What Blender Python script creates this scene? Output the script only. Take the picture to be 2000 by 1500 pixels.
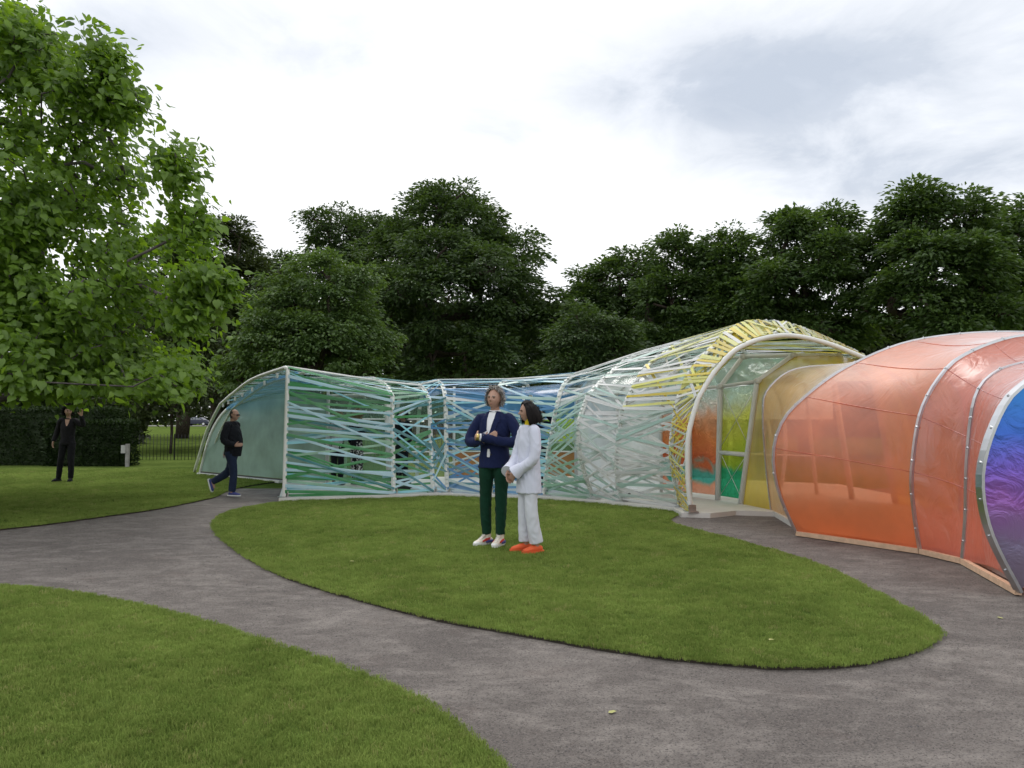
import bpy, bmesh, math, random
import numpy as np
from mathutils import Vector, Matrix, noise
from mathutils.bvhtree import BVHTree

for o in list(bpy.data.objects): bpy.data.objects.remove(o)
scene = bpy.context.scene
COL = scene.collection
random.seed(7); RNG = np.random.default_rng(11)
R = math.radians

# ------------------------------------------------------------------ camera
F_PX, CAM_H, HORIZON = 1500.0, 1.47, 825.0
PITCH = math.atan((HORIZON-750.0)/F_PX)
cam_d = bpy.data.cameras.new('camera'); cam = bpy.data.objects.new('camera', cam_d); COL.objects.link(cam)
cam.location = (0, 0, CAM_H); cam.rotation_euler = (math.pi/2+PITCH, 0, 0)
cam_d.sensor_width = 36; cam_d.lens = 36*F_PX/2000; cam_d.clip_start = .05; cam_d.clip_end = 1500
scene.camera = cam
scene.render.resolution_x = 1024; scene.render.resolution_y = 768

# ------------------------------------------------------------------ sky, sun, exposure
SUN_EL, SUN_AZ = R(58), R(-18)          # high, in front of the camera and a little to the left
w = bpy.data.worlds.new('World'); scene.world = w; w.use_nodes = True
nt = w.node_tree; nt.nodes.clear(); w.cycles.sampling_method = 'NONE'      # an even overcast needs no light map
def N(t, typ, **kw):
    n = t.nodes.new(typ)
    for k, v in kw.items(): setattr(n, k, v)
    return n
def L(t, a, b): t.links.new(a, b)
def math_n(t, op, a, b=None, c=None):
    n = N(t, 'ShaderNodeMath', operation=op)
    for i, v in enumerate((a, b, c)):
        if v is None: continue
        if isinstance(v, (int, float)): n.inputs[i].default_value = v
        else: L(t, v, n.inputs[i])
    return n.outputs[0]
def mixc(t, fac, a, b, typ='MIX'):
    n = N(t, 'ShaderNodeMix', data_type='RGBA', blend_type=typ)
    for k, v in ((0, fac), (6, a), (7, b)):
        if isinstance(v, (int, float)): n.inputs[k].default_value = v
        elif isinstance(v, (tuple, list)): n.inputs[k].default_value = (*v[:3], 1)
        else: L(t, v, n.inputs[k])
    return n.outputs[2]
def ramp(t, fac, stops, interp='LINEAR'):
    n = N(t, 'ShaderNodeValToRGB'); n.color_ramp.interpolation = interp
    els = n.color_ramp.elements
    while len(els) < len(stops): els.new(.5)
    for e, (p, c) in zip(els, stops):
        e.position = p; e.color = (c, c, c, 1) if isinstance(c, (int, float)) else (*c[:3], 1)
    L(t, fac, n.inputs[0]); return n.outputs[0]
def noise_n(t, vec, scale, detail=4, rough=.55, dist=0):
    n = N(t, 'ShaderNodeTexNoise'); n.inputs['Scale'].default_value = scale
    n.inputs['Detail'].default_value = detail; n.inputs['Roughness'].default_value = rough
    n.inputs['Distortion'].default_value = dist
    if vec is not None: L(t, vec, n.inputs['Vector'])
    return n.outputs['Fac']
sky = N(nt, 'ShaderNodeTexSky', sky_type='NISHITA', sun_disc=False, sun_elevation=SUN_EL, sun_rotation=SUN_AZ)
tc = N(nt, 'ShaderNodeTexCoord'); sep = N(nt, 'ShaderNodeSeparateXYZ'); L(nt, tc.outputs['Generated'], sep.inputs[0])
den = math_n(nt, 'ADD', math_n(nt, 'MAXIMUM', sep.outputs[2], 0.0), .22)
cmb = N(nt, 'ShaderNodeCombineXYZ')
L(nt, math_n(nt, 'DIVIDE', sep.outputs[0], den), cmb.inputs[0]); L(nt, math_n(nt, 'DIVIDE', sep.outputs[1], den), cmb.inputs[1])
cmb.inputs[2].default_value = 4.3
n1 = noise_n(nt, cmb.outputs[0], 1.0, 5, .55, .3)
n2 = noise_n(nt, cmb.outputs[0], 3.4, 6, .6, .4)
grey = math_n(nt, 'ADD', math_n(nt, 'MULTIPLY', n1, .50), math_n(nt, 'MULTIPLY', n2, .50))
def blob(px, py, rx, ry, amp):
    """a cloud bank in one direction of the sky: soft-edged, broken up by the noise above"""
    global grey
    cx, cz = (px-1000)/F_PX, (HORIZON-py)/F_PX
    ex = math_n(nt, 'DIVIDE', math_n(nt, 'SUBTRACT', math_n(nt, 'DIVIDE', sep.outputs[0], math_n(nt, 'MAXIMUM', sep.outputs[1], .05)), cx), rx/F_PX)
    ez = math_n(nt, 'DIVIDE', math_n(nt, 'SUBTRACT', math_n(nt, 'DIVIDE', sep.outputs[2], math_n(nt, 'MAXIMUM', sep.outputs[1], .05)), cz), ry/F_PX)
    d2 = math_n(nt, 'ADD', math_n(nt, 'MULTIPLY', ex, ex), math_n(nt, 'MULTIPLY', ez, ez))
    g = math_n(nt, 'MULTIPLY', math_n(nt, 'EXPONENT', math_n(nt, 'MULTIPLY', d2, -1.0)), amp)
    if amp > 0: g = math_n(nt, 'MULTIPLY', g, math_n(nt, 'ADD', math_n(nt, 'MULTIPLY', n2, 2.4), -.25))
    grey = math_n(nt, 'ADD', grey, g)
for b in ((1400, 165, 300, 95, .60), (1620, 110, 260, 120, .34), (1760, 335, 440, 90, .55), (2050, 80, 420, 190, .44), (190, 50, 160, 100, .44), (620, 60, 300, 120, .16),
          (960, 270, 120, 60, .10), (900, 500, 700, 230, -.12)): blob(*b)
gm = ramp(nt, math_n(nt, 'MULTIPLY', grey, .72), ((.31, 0.0), (.41, .15), (.56, .48), (.78, .88), (1.0, 1.0)))
cloud = mixc(nt, gm, (10.9, 11.0, 11.2), (5.3, 5.9, 6.9))
thin = ramp(nt, n2, ((.30, .86), (.55, 1.0)))
colr = mixc(nt, thin, sky.outputs[0], cloud)
bg = N(nt, 'ShaderNodeBackground'); bg.inputs[1].default_value = .1; L(nt, colr, bg.inputs[0])
wo = N(nt, 'ShaderNodeOutputWorld'); L(nt, bg.outputs[0], wo.inputs[0])
sd = bpy.data.lights.new('sun', 'SUN'); sd.energy = 1.1; sd.angle = R(24); sd.color = (1, .96, .9)
sun = bpy.data.objects.new('sun', sd); COL.objects.link(sun)
sv = Vector((math.sin(SUN_AZ)*math.cos(SUN_EL), math.cos(SUN_AZ)*math.cos(SUN_EL), math.sin(SUN_EL)))
sun.rotation_euler = sv.to_track_quat('Z', 'Y').to_euler(); sun.location = (-8, 20, 40)
scene.view_settings.view_transform = 'Standard'; scene.view_settings.look = 'None'
scene.view_settings.gamma = 1; scene.view_settings.use_curve_mapping = False
scene.view_settings.exposure = 0.18
scene.render.engine = 'CYCLES'
scene.cycles.transparent_max_bounces = 10
scene.cycles.max_bounces = 4; scene.cycles.diffuse_bounces = 2; scene.cycles.glossy_bounces = 2; scene.cycles.transmission_bounces = 3
scene.cycles.use_fast_gi = False
scene.cycles.caustics_reflective = scene.cycles.caustics_refractive = False

# ------------------------------------------------------------------ helpers
CP, SP = math.cos(PITCH), math.sin(PITCH)
def ray(px, py):
    x, z = (px-1000)/F_PX, (750-py)/F_PX
    return Vector((x, CP-z*SP, SP+z*CP))
def G(px, py, z=0.0):
    """the ground point (height z) seen at a pixel of the photograph"""
    r = ray(px, py); t = (z-CAM_H)/r.z
    return Vector((r.x*t, r.y*t, z))
def at(px, py, y):
    r = ray(px, py); t = y/r.y
    return Vector((r.x*t, y, CAM_H+r.z*t))

def mesh_np(name, V, F, mat=None, smooth=False):
    V = np.asarray(V, dtype=np.float32); F = np.asarray(F, dtype=np.int32)
    me = bpy.data.meshes.new(name); k = F.shape[1]
    me.vertices.add(len(V)); me.vertices.foreach_set('co', V.ravel())
    me.loops.add(F.size); me.loops.foreach_set('vertex_index', F.ravel())
    me.polygons.add(len(F)); me.polygons.foreach_set('loop_start', np.arange(0, F.size, k, dtype=np.int32))
    me.polygons.foreach_set('use_smooth', np.full(len(F), smooth, dtype=bool))
    me.update(calc_edges=True)
    if mat: me.materials.append(mat)
    return me
def mesh_py(name, V, F, mat=None, smooth=False):
    me = bpy.data.meshes.new(name); me.from_pydata([tuple(v) for v in V], [], F); me.update()
    if smooth: me.polygons.foreach_set('use_smooth', [True]*len(me.polygons))
    if mat: me.materials.append(mat)
    return me
def link(name, me, parent=None, world=True):
    o = bpy.data.objects.new(name, me); COL.objects.link(o)
    if parent is not None:
        o.parent = parent
        if world: o.matrix_parent_inverse = Matrix.Translation(-ROOT_LOC[parent.name])
    return o
ROOT_LOC = {}
def thing(name, label, cat, loc=(0, 0, 0), rz=0, group=None):
    o = bpy.data.objects.new(name, None); COL.objects.link(o); o.location = loc; o.rotation_euler = (0, 0, rz)
    o.empty_display_size = .2
    o['label'] = label; o['category'] = cat
    if group: o['group'] = group
    ROOT_LOC[o.name] = Vector(loc); return o
def tag(o, label, cat, group=None):
    o['label'] = label; o['category'] = cat
    if group: o['group'] = group
    return o
def sub(name, me, part):
    """a sub-part under a part whose mesh is in world coordinates"""
    o = bpy.data.objects.new(name, me); COL.objects.link(o); o.parent = part
    return o
class MB:
    """collects closed shapes into one mesh"""
    def __init__(s): s.V = []; s.F = []
    def add(s, V, F):
        b = len(s.V); s.V += [Vector(v) for v in V]; s.F += [tuple(i+b for i in f) for f in F]; return s
    def mesh(s, name, mat, smooth=False): return mesh_py(name, s.V, s.F, mat, smooth)
    def box(s, c, sx, sy, sz, X=(1, 0, 0), Y=(0, 1, 0), Z=(0, 0, 1)):
        c, X, Y, Z = Vector(c), Vector(X)*sx/2, Vector(Y)*sy/2, Vector(Z)*sz/2
        V = [c+X*a+Y*b+Z*d for d in (-1, 1) for b in (-1, 1) for a in (-1, 1)]
        return s.add(V, [(0, 2, 3, 1), (4, 5, 7, 6), (0, 1, 5, 4), (2, 6, 7, 3), (0, 4, 6, 2), (1, 3, 7, 5)])
    def tube(s, pts, rad, n=8, ref=None, rb=None, cap=True):
        V, F = sweep(pts, rad, n, ref, rb, cap); return s.add(V, F)
def sweep(pts, rad, n=8, ref=None, rb=None, cap=True, power=1.0):
    pts = [Vector(p) for p in pts]; m = len(pts)
    ra = rad if isinstance(rad, (list, tuple)) else [rad]*m
    rbb = ra if rb is None else (rb if isinstance(rb, (list, tuple)) else [rb]*m)
    V = []; F = []
    prev = Vector(ref) if ref is not None else None
    for i, p in enumerate(pts):
        t = (pts[min(i+1, m-1)]-pts[max(i-1, 0)]).normalized()
        if prev is None: prev = Vector((0, 0, 1)) if abs(t.z) < .9 else Vector((1, 0, 0))
        base = Vector(ref) if ref is not None else prev
        sd_ = base-t*base.dot(t)
        if sd_.length < 1e-4: sd_ = t.orthogonal()
        sd_.normalize(); nn = t.cross(sd_); prev = sd_
        for k in range(n):
            a = 2*math.pi*k/n; c, q = math.cos(a), math.sin(a)
            if power != 1.0:
                c = math.copysign(abs(c)**power, c); q = math.copysign(abs(q)**power, q)
            V.append(p+sd_*(ra[i]*c)+nn*(rbb[i]*q))
    for i in range(m-1):
        for k in range(n):
            a, b = i*n+k, i*n+(k+1) % n
            F.append((a, b, b+n, a+n))
    if cap:
        F.append(tuple(range(n-1, -1, -1))); F.append(tuple(range((m-1)*n, m*n)))
    return V, F
def resample(pts, n):
    P = [Vector(p) for p in pts]; d = [0]
    for a, b in zip(P, P[1:]): d.append(d[-1]+(b-a).length)
    out = []
    for k in range(n):
        t = d[-1]*k/(n-1); i = 0
        while i < len(P)-2 and d[i+1] < t: i += 1
        f = (t-d[i])/max(d[i+1]-d[i], 1e-9); out.append(P[i].lerp(P[i+1], min(max(f, 0), 1)))
    return out
def smooth_poly(pts, n=8, closed=False):
    """Catmull-Rom through the points"""
    P = [Vector(p) for p in pts]; m = len(P); out = []
    rng_ = range(m if closed else m-1)
    for i in rng_:
        if closed: a, b, c, d = P[(i-1) % m], P[i], P[(i+1) % m], P[(i+2) % m]
        else: a, b, c, d = P[max(i-1, 0)], P[i], P[i+1], P[min(i+2, m-1)]
        for k in range(n):
            t = k/n
            out.append(.5*((2*b)+(c-a)*t+(2*a-5*b+4*c-d)*t*t+(3*b-a-3*c+d)*t**3))
    if not closed: out.append(P[-1])
    return out

# ------------------------------------------------------------------ materials
def new_mat(name):
    m = bpy.data.materials.new(name); m.use_nodes = True; t = m.node_tree; t.nodes.clear()
    out = N(t, 'ShaderNodeOutputMaterial'); return m, t, out
def simple(name, col, rough=.6, metal=0, var=.12, scale=8, bump=0, bscale=60, spec=.5, sheen=0):
    m, t, out = new_mat(name); p = N(t, 'ShaderNodeBsdfPrincipled'); L(t, p.outputs[0], out.inputs[0])
    g = N(t, 'ShaderNodeNewGeometry')
    nz = noise_n(t, g.outputs['Position'], scale, 5)
    lo = tuple(c*(1-var) for c in col); hi = tuple(min(1, c*(1+var)) for c in col)
    L(t, mixc(t, ramp(t, nz, ((.3, 0.), (.7, 1.))), lo, hi), p.inputs['Base Color'])
    p.inputs['Roughness'].default_value = rough; p.inputs['Metallic'].default_value = metal
    p.inputs['Specular IOR Level'].default_value = spec
    if sheen: p.inputs['Sheen Weight'].default_value = sheen
    if bump:
        b = N(t, 'ShaderNodeBump'); b.inputs['Strength'].default_value = bump; b.inputs['Distance'].default_value = .01
        L(t, noise_n(t, g.outputs['Position'], bscale, 3), b.inputs['Height']); L(t, b.outputs[0], p.inputs['Normal'])
    return m
def schlick(t, f0, normal=None):
    """mirror share of a thin sheet, the same from both faces"""
    lw = N(t, 'ShaderNodeLayerWeight')
    if normal is not None: L(t, normal, lw.inputs['Normal'])
    return math_n(t, 'ADD', math_n(t, 'MULTIPLY', math_n(t, 'POWER', lw.outputs['Facing'], 5.0), .8), f0)
def film(name, tint, body, opac, rough=.18, bump=.25, bscale=5, gloss=.18, vert=0.0, trans=.5):
    """tinted foil: part of the light passes straight through, part scatters in it, part is mirrored"""
    m, t, out = new_mat(name); g = N(t, 'ShaderNodeNewGeometry')
    mp = N(t, 'ShaderNodeMapping'); L(t, g.outputs['Position'], mp.inputs[0]); mp.inputs['Scale'].default_value = (1, 1, .55)
    nz = noise_n(t, mp.outputs[0], bscale, 4, .5, .8)
    bp = N(t, 'ShaderNodeBump'); bp.inputs['Strength'].default_value = bump; bp.inputs['Distance'].default_value = .05; L(t, nz, bp.inputs['Height'])
    tr = N(t, 'ShaderNodeBsdfTransparent'); tr.inputs[0].default_value = (*tint, 1)
    v = ramp(t, noise_n(t, g.outputs['Position'], 1.3, 3), ((.3, .86), (.7, 1.12)))
    bc = mixc(t, 1.0, body, v, 'MULTIPLY')
    df = N(t, 'ShaderNodeBsdfDiffuse'); L(t, bc, df.inputs[0]); L(t, bp.outputs[0], df.inputs['Normal'])
    tl = N(t, 'ShaderNodeBsdfTranslucent'); L(t, bc, tl.inputs[0]); L(t, bp.outputs[0], tl.inputs['Normal'])
    m1 = N(t, 'ShaderNodeMixShader'); m1.inputs[0].default_value = trans; L(t, df.outputs[0], m1.inputs[1]); L(t, tl.outputs[0], m1.inputs[2])
    m2 = N(t, 'ShaderNodeMixShader'); L(t, math_n(t, 'MULTIPLY', v, opac), m2.inputs[0]); L(t, tr.outputs[0], m2.inputs[1]); L(t, m1.outputs[0], m2.inputs[2])
    gl = N(t, 'ShaderNodeBsdfGlossy'); gl.inputs['Roughness'].default_value = rough; gl.inputs[0].default_value = (.9, .9, .92, 1); L(t, bp.outputs[0], gl.inputs['Normal'])
    m3 = N(t, 'ShaderNodeMixShader'); L(t, schlick(t, gloss, bp.outputs[0]), m3.inputs[0])
    L(t, m2.outputs[0], m3.inputs[1]); L(t, gl.outputs[0], m3.inputs[2]); L(t, m3.outputs[0], out.inputs[0])
    return m
def dichroic(name, stops, see=.35, rough=.12, scale=1.6, bump=.6, bscale=7, zgrad=None, lit=.45):
    """colour-shifting foil: a crumpled mirror with its colour shift painted on by noise or height"""
    m, t, out = new_mat(name); g = N(t, 'ShaderNodeNewGeometry')
    nz = noise_n(t, g.outputs['Position'], scale, 3, .5, .6)
    if zgrad:
        s = N(t, 'ShaderNodeSeparateXYZ'); L(t, g.outputs['Position'], s.inputs[0])
        zz = math_n(t, 'DIVIDE', math_n(t, 'SUBTRACT', s.outputs[2], zgrad[0]), zgrad[1]-zgrad[0])
        nz = math_n(t, 'ADD', zz, math_n(t, 'MULTIPLY', math_n(t, 'SUBTRACT', nz, .5), .35))
    c = ramp(t, nz, stops)
    cr = noise_n(t, g.outputs['Position'], bscale, 5, .6, 1.6)
    bp = N(t, 'ShaderNodeBump'); bp.inputs['Strength'].default_value = bump; bp.inputs['Distance'].default_value = .08; L(t, cr, bp.inputs['Height'])
    gl = N(t, 'ShaderNodeBsdfGlossy'); gl.inputs['Roughness'].default_value = rough; L(t, c, gl.inputs[0]); L(t, bp.outputs[0], gl.inputs['Normal'])
    tr = N(t, 'ShaderNodeBsdfTransparent'); L(t, c, tr.inputs[0])
    tl = N(t, 'ShaderNodeBsdfTranslucent'); L(t, c, tl.inputs[0]); L(t, bp.outputs[0], tl.inputs['Normal'])
    df = N(t, 'ShaderNodeBsdfDiffuse'); L(t, c, df.inputs[0]); L(t, bp.outputs[0], df.inputs['Normal'])
    m0 = N(t, 'ShaderNodeMixShader'); m0.inputs[0].default_value = .5; L(t, df.outputs[0], m0.inputs[1]); L(t, tl.outputs[0], m0.inputs[2])
    m1 = N(t, 'ShaderNodeMixShader'); m1.inputs[0].default_value = lit; L(t, gl.outputs[0], m1.inputs[1]); L(t, m0.outputs[0], m1.inputs[2])
    m2 = N(t, 'ShaderNodeMixShader'); m2.inputs[0].default_value = see; L(t, m1.outputs[0], m2.inputs[1]); L(t, tr.outputs[0], m2.inputs[2])
    L(t, m2.outputs[0], out.inputs[0]); return m
def leaf_mat(name, lo, hi, trans=.35, gloss=.06, rough=.42):
    m, t, out = new_mat(name); g = N(t, 'ShaderNodeNewGeometry')
    c0 = mixc(t, g.outputs['Random Per Island'], lo, hi)
    nz = noise_n(t, g.outputs['Position'], 1.3, 2)
    c = mixc(t, ramp(t, nz, ((.42, 0.), (.62, .7))), c0, tuple(v*f for v, f in zip(hi, (1.12, 1.12, 1.05))))
    df = N(t, 'ShaderNodeBsdfDiffuse'); L(t, c, df.inputs[0])
    tl = N(t, 'ShaderNodeBsdfTranslucent'); L(t, mixc(t, 1.0, c, (1.5, 1.45, .55), 'MULTIPLY'), tl.inputs[0])
    a = N(t, 'ShaderNodeMixShader'); a.inputs[0].default_value = trans; L(t, df.outputs[0], a.inputs[1]); L(t, tl.outputs[0], a.inputs[2])
    gl = N(t, 'ShaderNodeBsdfGlossy'); gl.inputs['Roughness'].default_value = rough
    b = N(t, 'ShaderNodeMixShader'); b.inputs[0].default_value = gloss; L(t, a.outputs[0], b.inputs[1]); L(t, gl.outputs[0], b.inputs[2])
    L(t, b.outputs[0], out.inputs[0]); return m
def grass_mat(name, lo, hi, blade=False):
    m, t, out = new_mat(name); g = N(t, 'ShaderNodeNewGeometry')
    big = noise_n(t, g.outputs['Position'], .45, 4, .6, .4); mid = noise_n(t, g.outputs['Position'], 2.9, 6, .7)
    fine = noise_n(t, g.outputs['Position'], 45, 3, .7)
    a = math_n(t, 'ADD', math_n(t, 'MULTIPLY', big, .5), math_n(t, 'MULTIPLY', mid, .5))
    c = mixc(t, ramp(t, a, ((.40, 0.), (.60, 1.))), lo, hi)
    if blade:
        oi = N(t, 'ShaderNodeObjectInfo')
        c = mixc(t, math_n(t, 'MULTIPLY', oi.outputs['Random'], .35), c, (.33, .35, .11))
        c = mixc(t, ramp(t, oi.outputs['Random'], ((.965, 0.), (.98, .55))), c, (.42, .37, .17))
    else:
        c = mixc(t, math_n(t, 'MULTIPLY', fine, .45), c, tuple(v*.55 for v in lo))
    df = N(t, 'ShaderNodeBsdfDiffuse'); L(t, c, df.inputs[0])
    if blade:
        tl = N(t, 'ShaderNodeBsdfTranslucent'); L(t, c, tl.inputs[0])
        x = N(t, 'ShaderNodeMixShader'); x.inputs[0].default_value = .35; L(t, df.outputs[0], x.inputs[1]); L(t, tl.outputs[0], x.inputs[2])
        L(t, x.outputs[0], out.inputs[0])
    else:
        b = N(t, 'ShaderNodeBump'); b.inputs['Strength'].default_value = .8; b.inputs['Distance'].default_value = .03
        L(t, fine, b.inputs['Height']); L(t, b.outputs[0], df.inputs['Normal']); L(t, df.outputs[0], out.inputs[0])
    return m
def path_mat():
    m, t, out = new_mat('path_grit'); g = N(t, 'ShaderNodeNewGeometry'); P = g.outputs['Position']
    mp = N(t, 'ShaderNodeMapping'); L(t, P, mp.inputs[0]); mp.inputs['Scale'].default_value = (.8, 1.25, 1)
    big = noise_n(t, mp.outputs[0], .8, 6, .68, .5); mid = noise_n(t, mp.outputs[0], 5, 6, .7)
    c = mixc(t, ramp(t, big, ((.36, 0.), (.68, 1.))), (.112, .098, .091), (.160, .141, .130))
    dust = ramp(t, math_n(t, 'ADD', math_n(t, 'MULTIPLY', noise_n(t, mp.outputs[0], 1.3, 10, .80, .9), .6), math_n(t, 'MULTIPLY', mid, .4)), ((.47, 0.), (.60, .75)))
    c = mixc(t, dust, c, (.285, .257, .235))
    red = ramp(t, noise_n(t, P, 1.7, 5, .6), ((.58, 0.), (.78, .3))); c = mixc(t, red, c, (.12, .075, .06))
    vo = N(t, 'ShaderNodeTexVoronoi'); vo.inputs['Scale'].default_value = 130; L(t, P, vo.inputs['Vector'])
    sc = N(t, 'ShaderNodeSeparateColor'); L(t, vo.outputs['Color'], sc.inputs[0])
    c = mixc(t, ramp(t, sc.outputs[0], ((.0, .75), (.35, 0.), (1, 0.))), c, (.04, .035, .034))
    c = mixc(t, ramp(t, sc.outputs[1], ((.72, 0.), (1, .6))), c, (.23, .205, .185))
    p = N(t, 'ShaderNodeBsdfPrincipled'); L(t, c, p.inputs['Base Color']); p.inputs['Roughness'].default_value = .85
    p.inputs['Specular IOR Level'].default_value = .3
    h = math_n(t, 'ADD', math_n(t, 'MULTIPLY', vo.outputs['Distance'], -1.0), math_n(t, 'MULTIPLY', mid, .6))
    b = N(t, 'ShaderNodeBump'); b.inputs['Strength'].default_value = .7; b.inputs['Distance'].default_value = .012
    L(t, h, b.inputs['Height']); L(t, b.outputs[0], p.inputs['Normal']); L(t, p.outputs[0], out.inputs[0]); return m
def bark(name, col):
    m = simple(name, col, .9, var=.4, scale=9, bump=.7, bscale=30, spec=.2); return m
M = {
 'path': path_mat(),
 'grass': grass_mat('grass_ground', (.075, .115, .026), (.150, .205, .050)),
 'blade': grass_mat('grass_blade', (.132, .205, .042), (.248, .345, .082), True),
 'soil': simple('soil_edge', (.035, .027, .02), .95, var=.4, scale=20, bump=.5),
 'white_paint': simple('white_paint', (.72, .73, .70), .35, var=.05, scale=3),
 'rib_white': simple('rib_white', (.66, .69, .66), .4, var=.08, scale=4),
 'slab': simple('pale_slab', (.60, .585, .55), .55, var=.08, scale=2, bump=.1),
 'steel': simple('galvanised_steel', (.62, .63, .65), .28, 1, var=.1, scale=5),
 'dark_metal': simple('dark_metal', (.04, .04, .045), .4, .6),
 'ply': simple('plywood_edge', (.62, .42, .28), .7, var=.15, scale=14),
 'bark': bark('bark_brown', (.06, .047, .037)), 'bark_grey': bark('bark_grey', (.13, .11, .115)),
}

# ================================================================== GROUND
def gz(x, y):
    """the park rises a little beyond the pavilion"""
    return -.004 + (0 if y < 34 else .0092*(y-34) if y < 140 else .975+.002*(y-140))
gx = [-400, -200, -120, -80, -50, -30, -15, 0, 15, 30, 50, 80, 120, 200, 400]
gy = [-60, -10, 10, 34, 50, 70, 90, 110, 126, 134, 140, 200, 400, 800]
V = [(x, y, gz(x, y)) for y in gy for x in gx]; nx = len(gx)
F = [(j*nx+i, j*nx+i+1, (j+1)*nx+i+1, (j+1)*nx+i) for j in range(len(gy)-1) for i in range(nx-1)]
o = link('ground', mesh_py('ground', V, F, M['grass'])); o['kind'] = 'structure'
o = link('path', mesh_py('path', [(-26, -4, 0), (14, -4, 0), (14, 17.2, 0), (-26, 17.2, 0)], [(0, 1, 2, 3)], M['path'])); o['kind'] = 'structure'
o = link('road', mesh_py('road', [(-300, 123, gz(0, 123)+.05), (200, 123, gz(0, 123)+.05), (200, 133, gz(0, 133)+.05), (-300, 133, gz(0, 133)+.05)], [(0, 1, 2, 3)],
                         simple('far_asphalt', (.20, .19, .185), .8))); o['kind'] = 'structure'
LAWN_Z = .024
def outline(px, n=5): return [Vector((p.x, p.y)) for p in smooth_poly([G(*q) for q in px], n)]
lawn_c = outline([(1328, 1004), (1308, 1018), (1330, 1031), (1450, 1062), (1600, 1108), (1720, 1168), (1800, 1213), (1830, 1240), (1812, 1265), (1750, 1287), (1650, 1305), (1500, 1307),
                  (1350, 1294), (1200, 1276), (1000, 1240), (825, 1207), (650, 1160), (550, 1127), (475, 1087), (426, 1047), (418, 1025), (436, 1007), (475, 995), (545, 983)])
lawn_c += [Vector(p) for p in ((-3.6, 14.9), (-1.5, 15.6), (.4, 15.2), (1.5, 14.4), (2.5, 13.3))]
lawn_f = outline([(-330, 1140), (-150, 1143), (0, 1150), (100, 1156), (250, 1183), (400, 1221), (550, 1270), (675, 1312), (800, 1366), (875, 1416), (935, 1466), (968, 1502), (1000, 1560), (1010, 1640)])
lawn_f += [Vector(p) for p in ((0, 1.5), (-12, 1.5), (-12, 6.4))]
lawn_b = outline([(-500, 1070), (-220, 1056), (0, 1036), (100, 1025), (200, 1011), (300, 997), (400, 977), (425, 970), (450, 958), (500, 948), (548, 941)])
lawn_b += [Vector(p) for p in ((-5.4, 19.2), (-8.9, 22.6), (-8.9, 33.5), (-34, 33.5), (-34, 9.5))]
def wob(P, amp=.022, f=7):
    out = []
    for a, b in zip(P, P[1:]+P[:1]):
        k = max(1, int((b-a).length/.10)) if (b-a).length < 2.5 else 1
        for i in range(k):
            p = a.lerp(b, i/k); q = noise.noise(Vector((p.x*f, p.y*f, 0)))*amp; r = noise.noise(Vector((p.x*f, p.y*f, 7)))*amp
            out.append(Vector((p.x+q, p.y+r)))
    return out
def lawn(name, P):
    P = wob(P); n = len(P)
    top = mesh_py(name, [(p.x, p.y, LAWN_Z) for p in P], [tuple(range(n))], M['grass'])
    o = link(name, top); o['kind'] = 'structure'
    side = mesh_py('cut_edge', [(p.x, p.y, z) for z in (LAWN_Z-.004, -.002) for p in P], [(i, (i+1) % n, n+(i+1) % n, n+i) for i in range(n)], M['soil'])
    e = bpy.data.objects.new('cut_edge', side); COL.objects.link(e); e.parent = o
    return P
LP = [lawn('lawn', p) for p in (lawn_c, lawn_f, lawn_b)]

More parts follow.
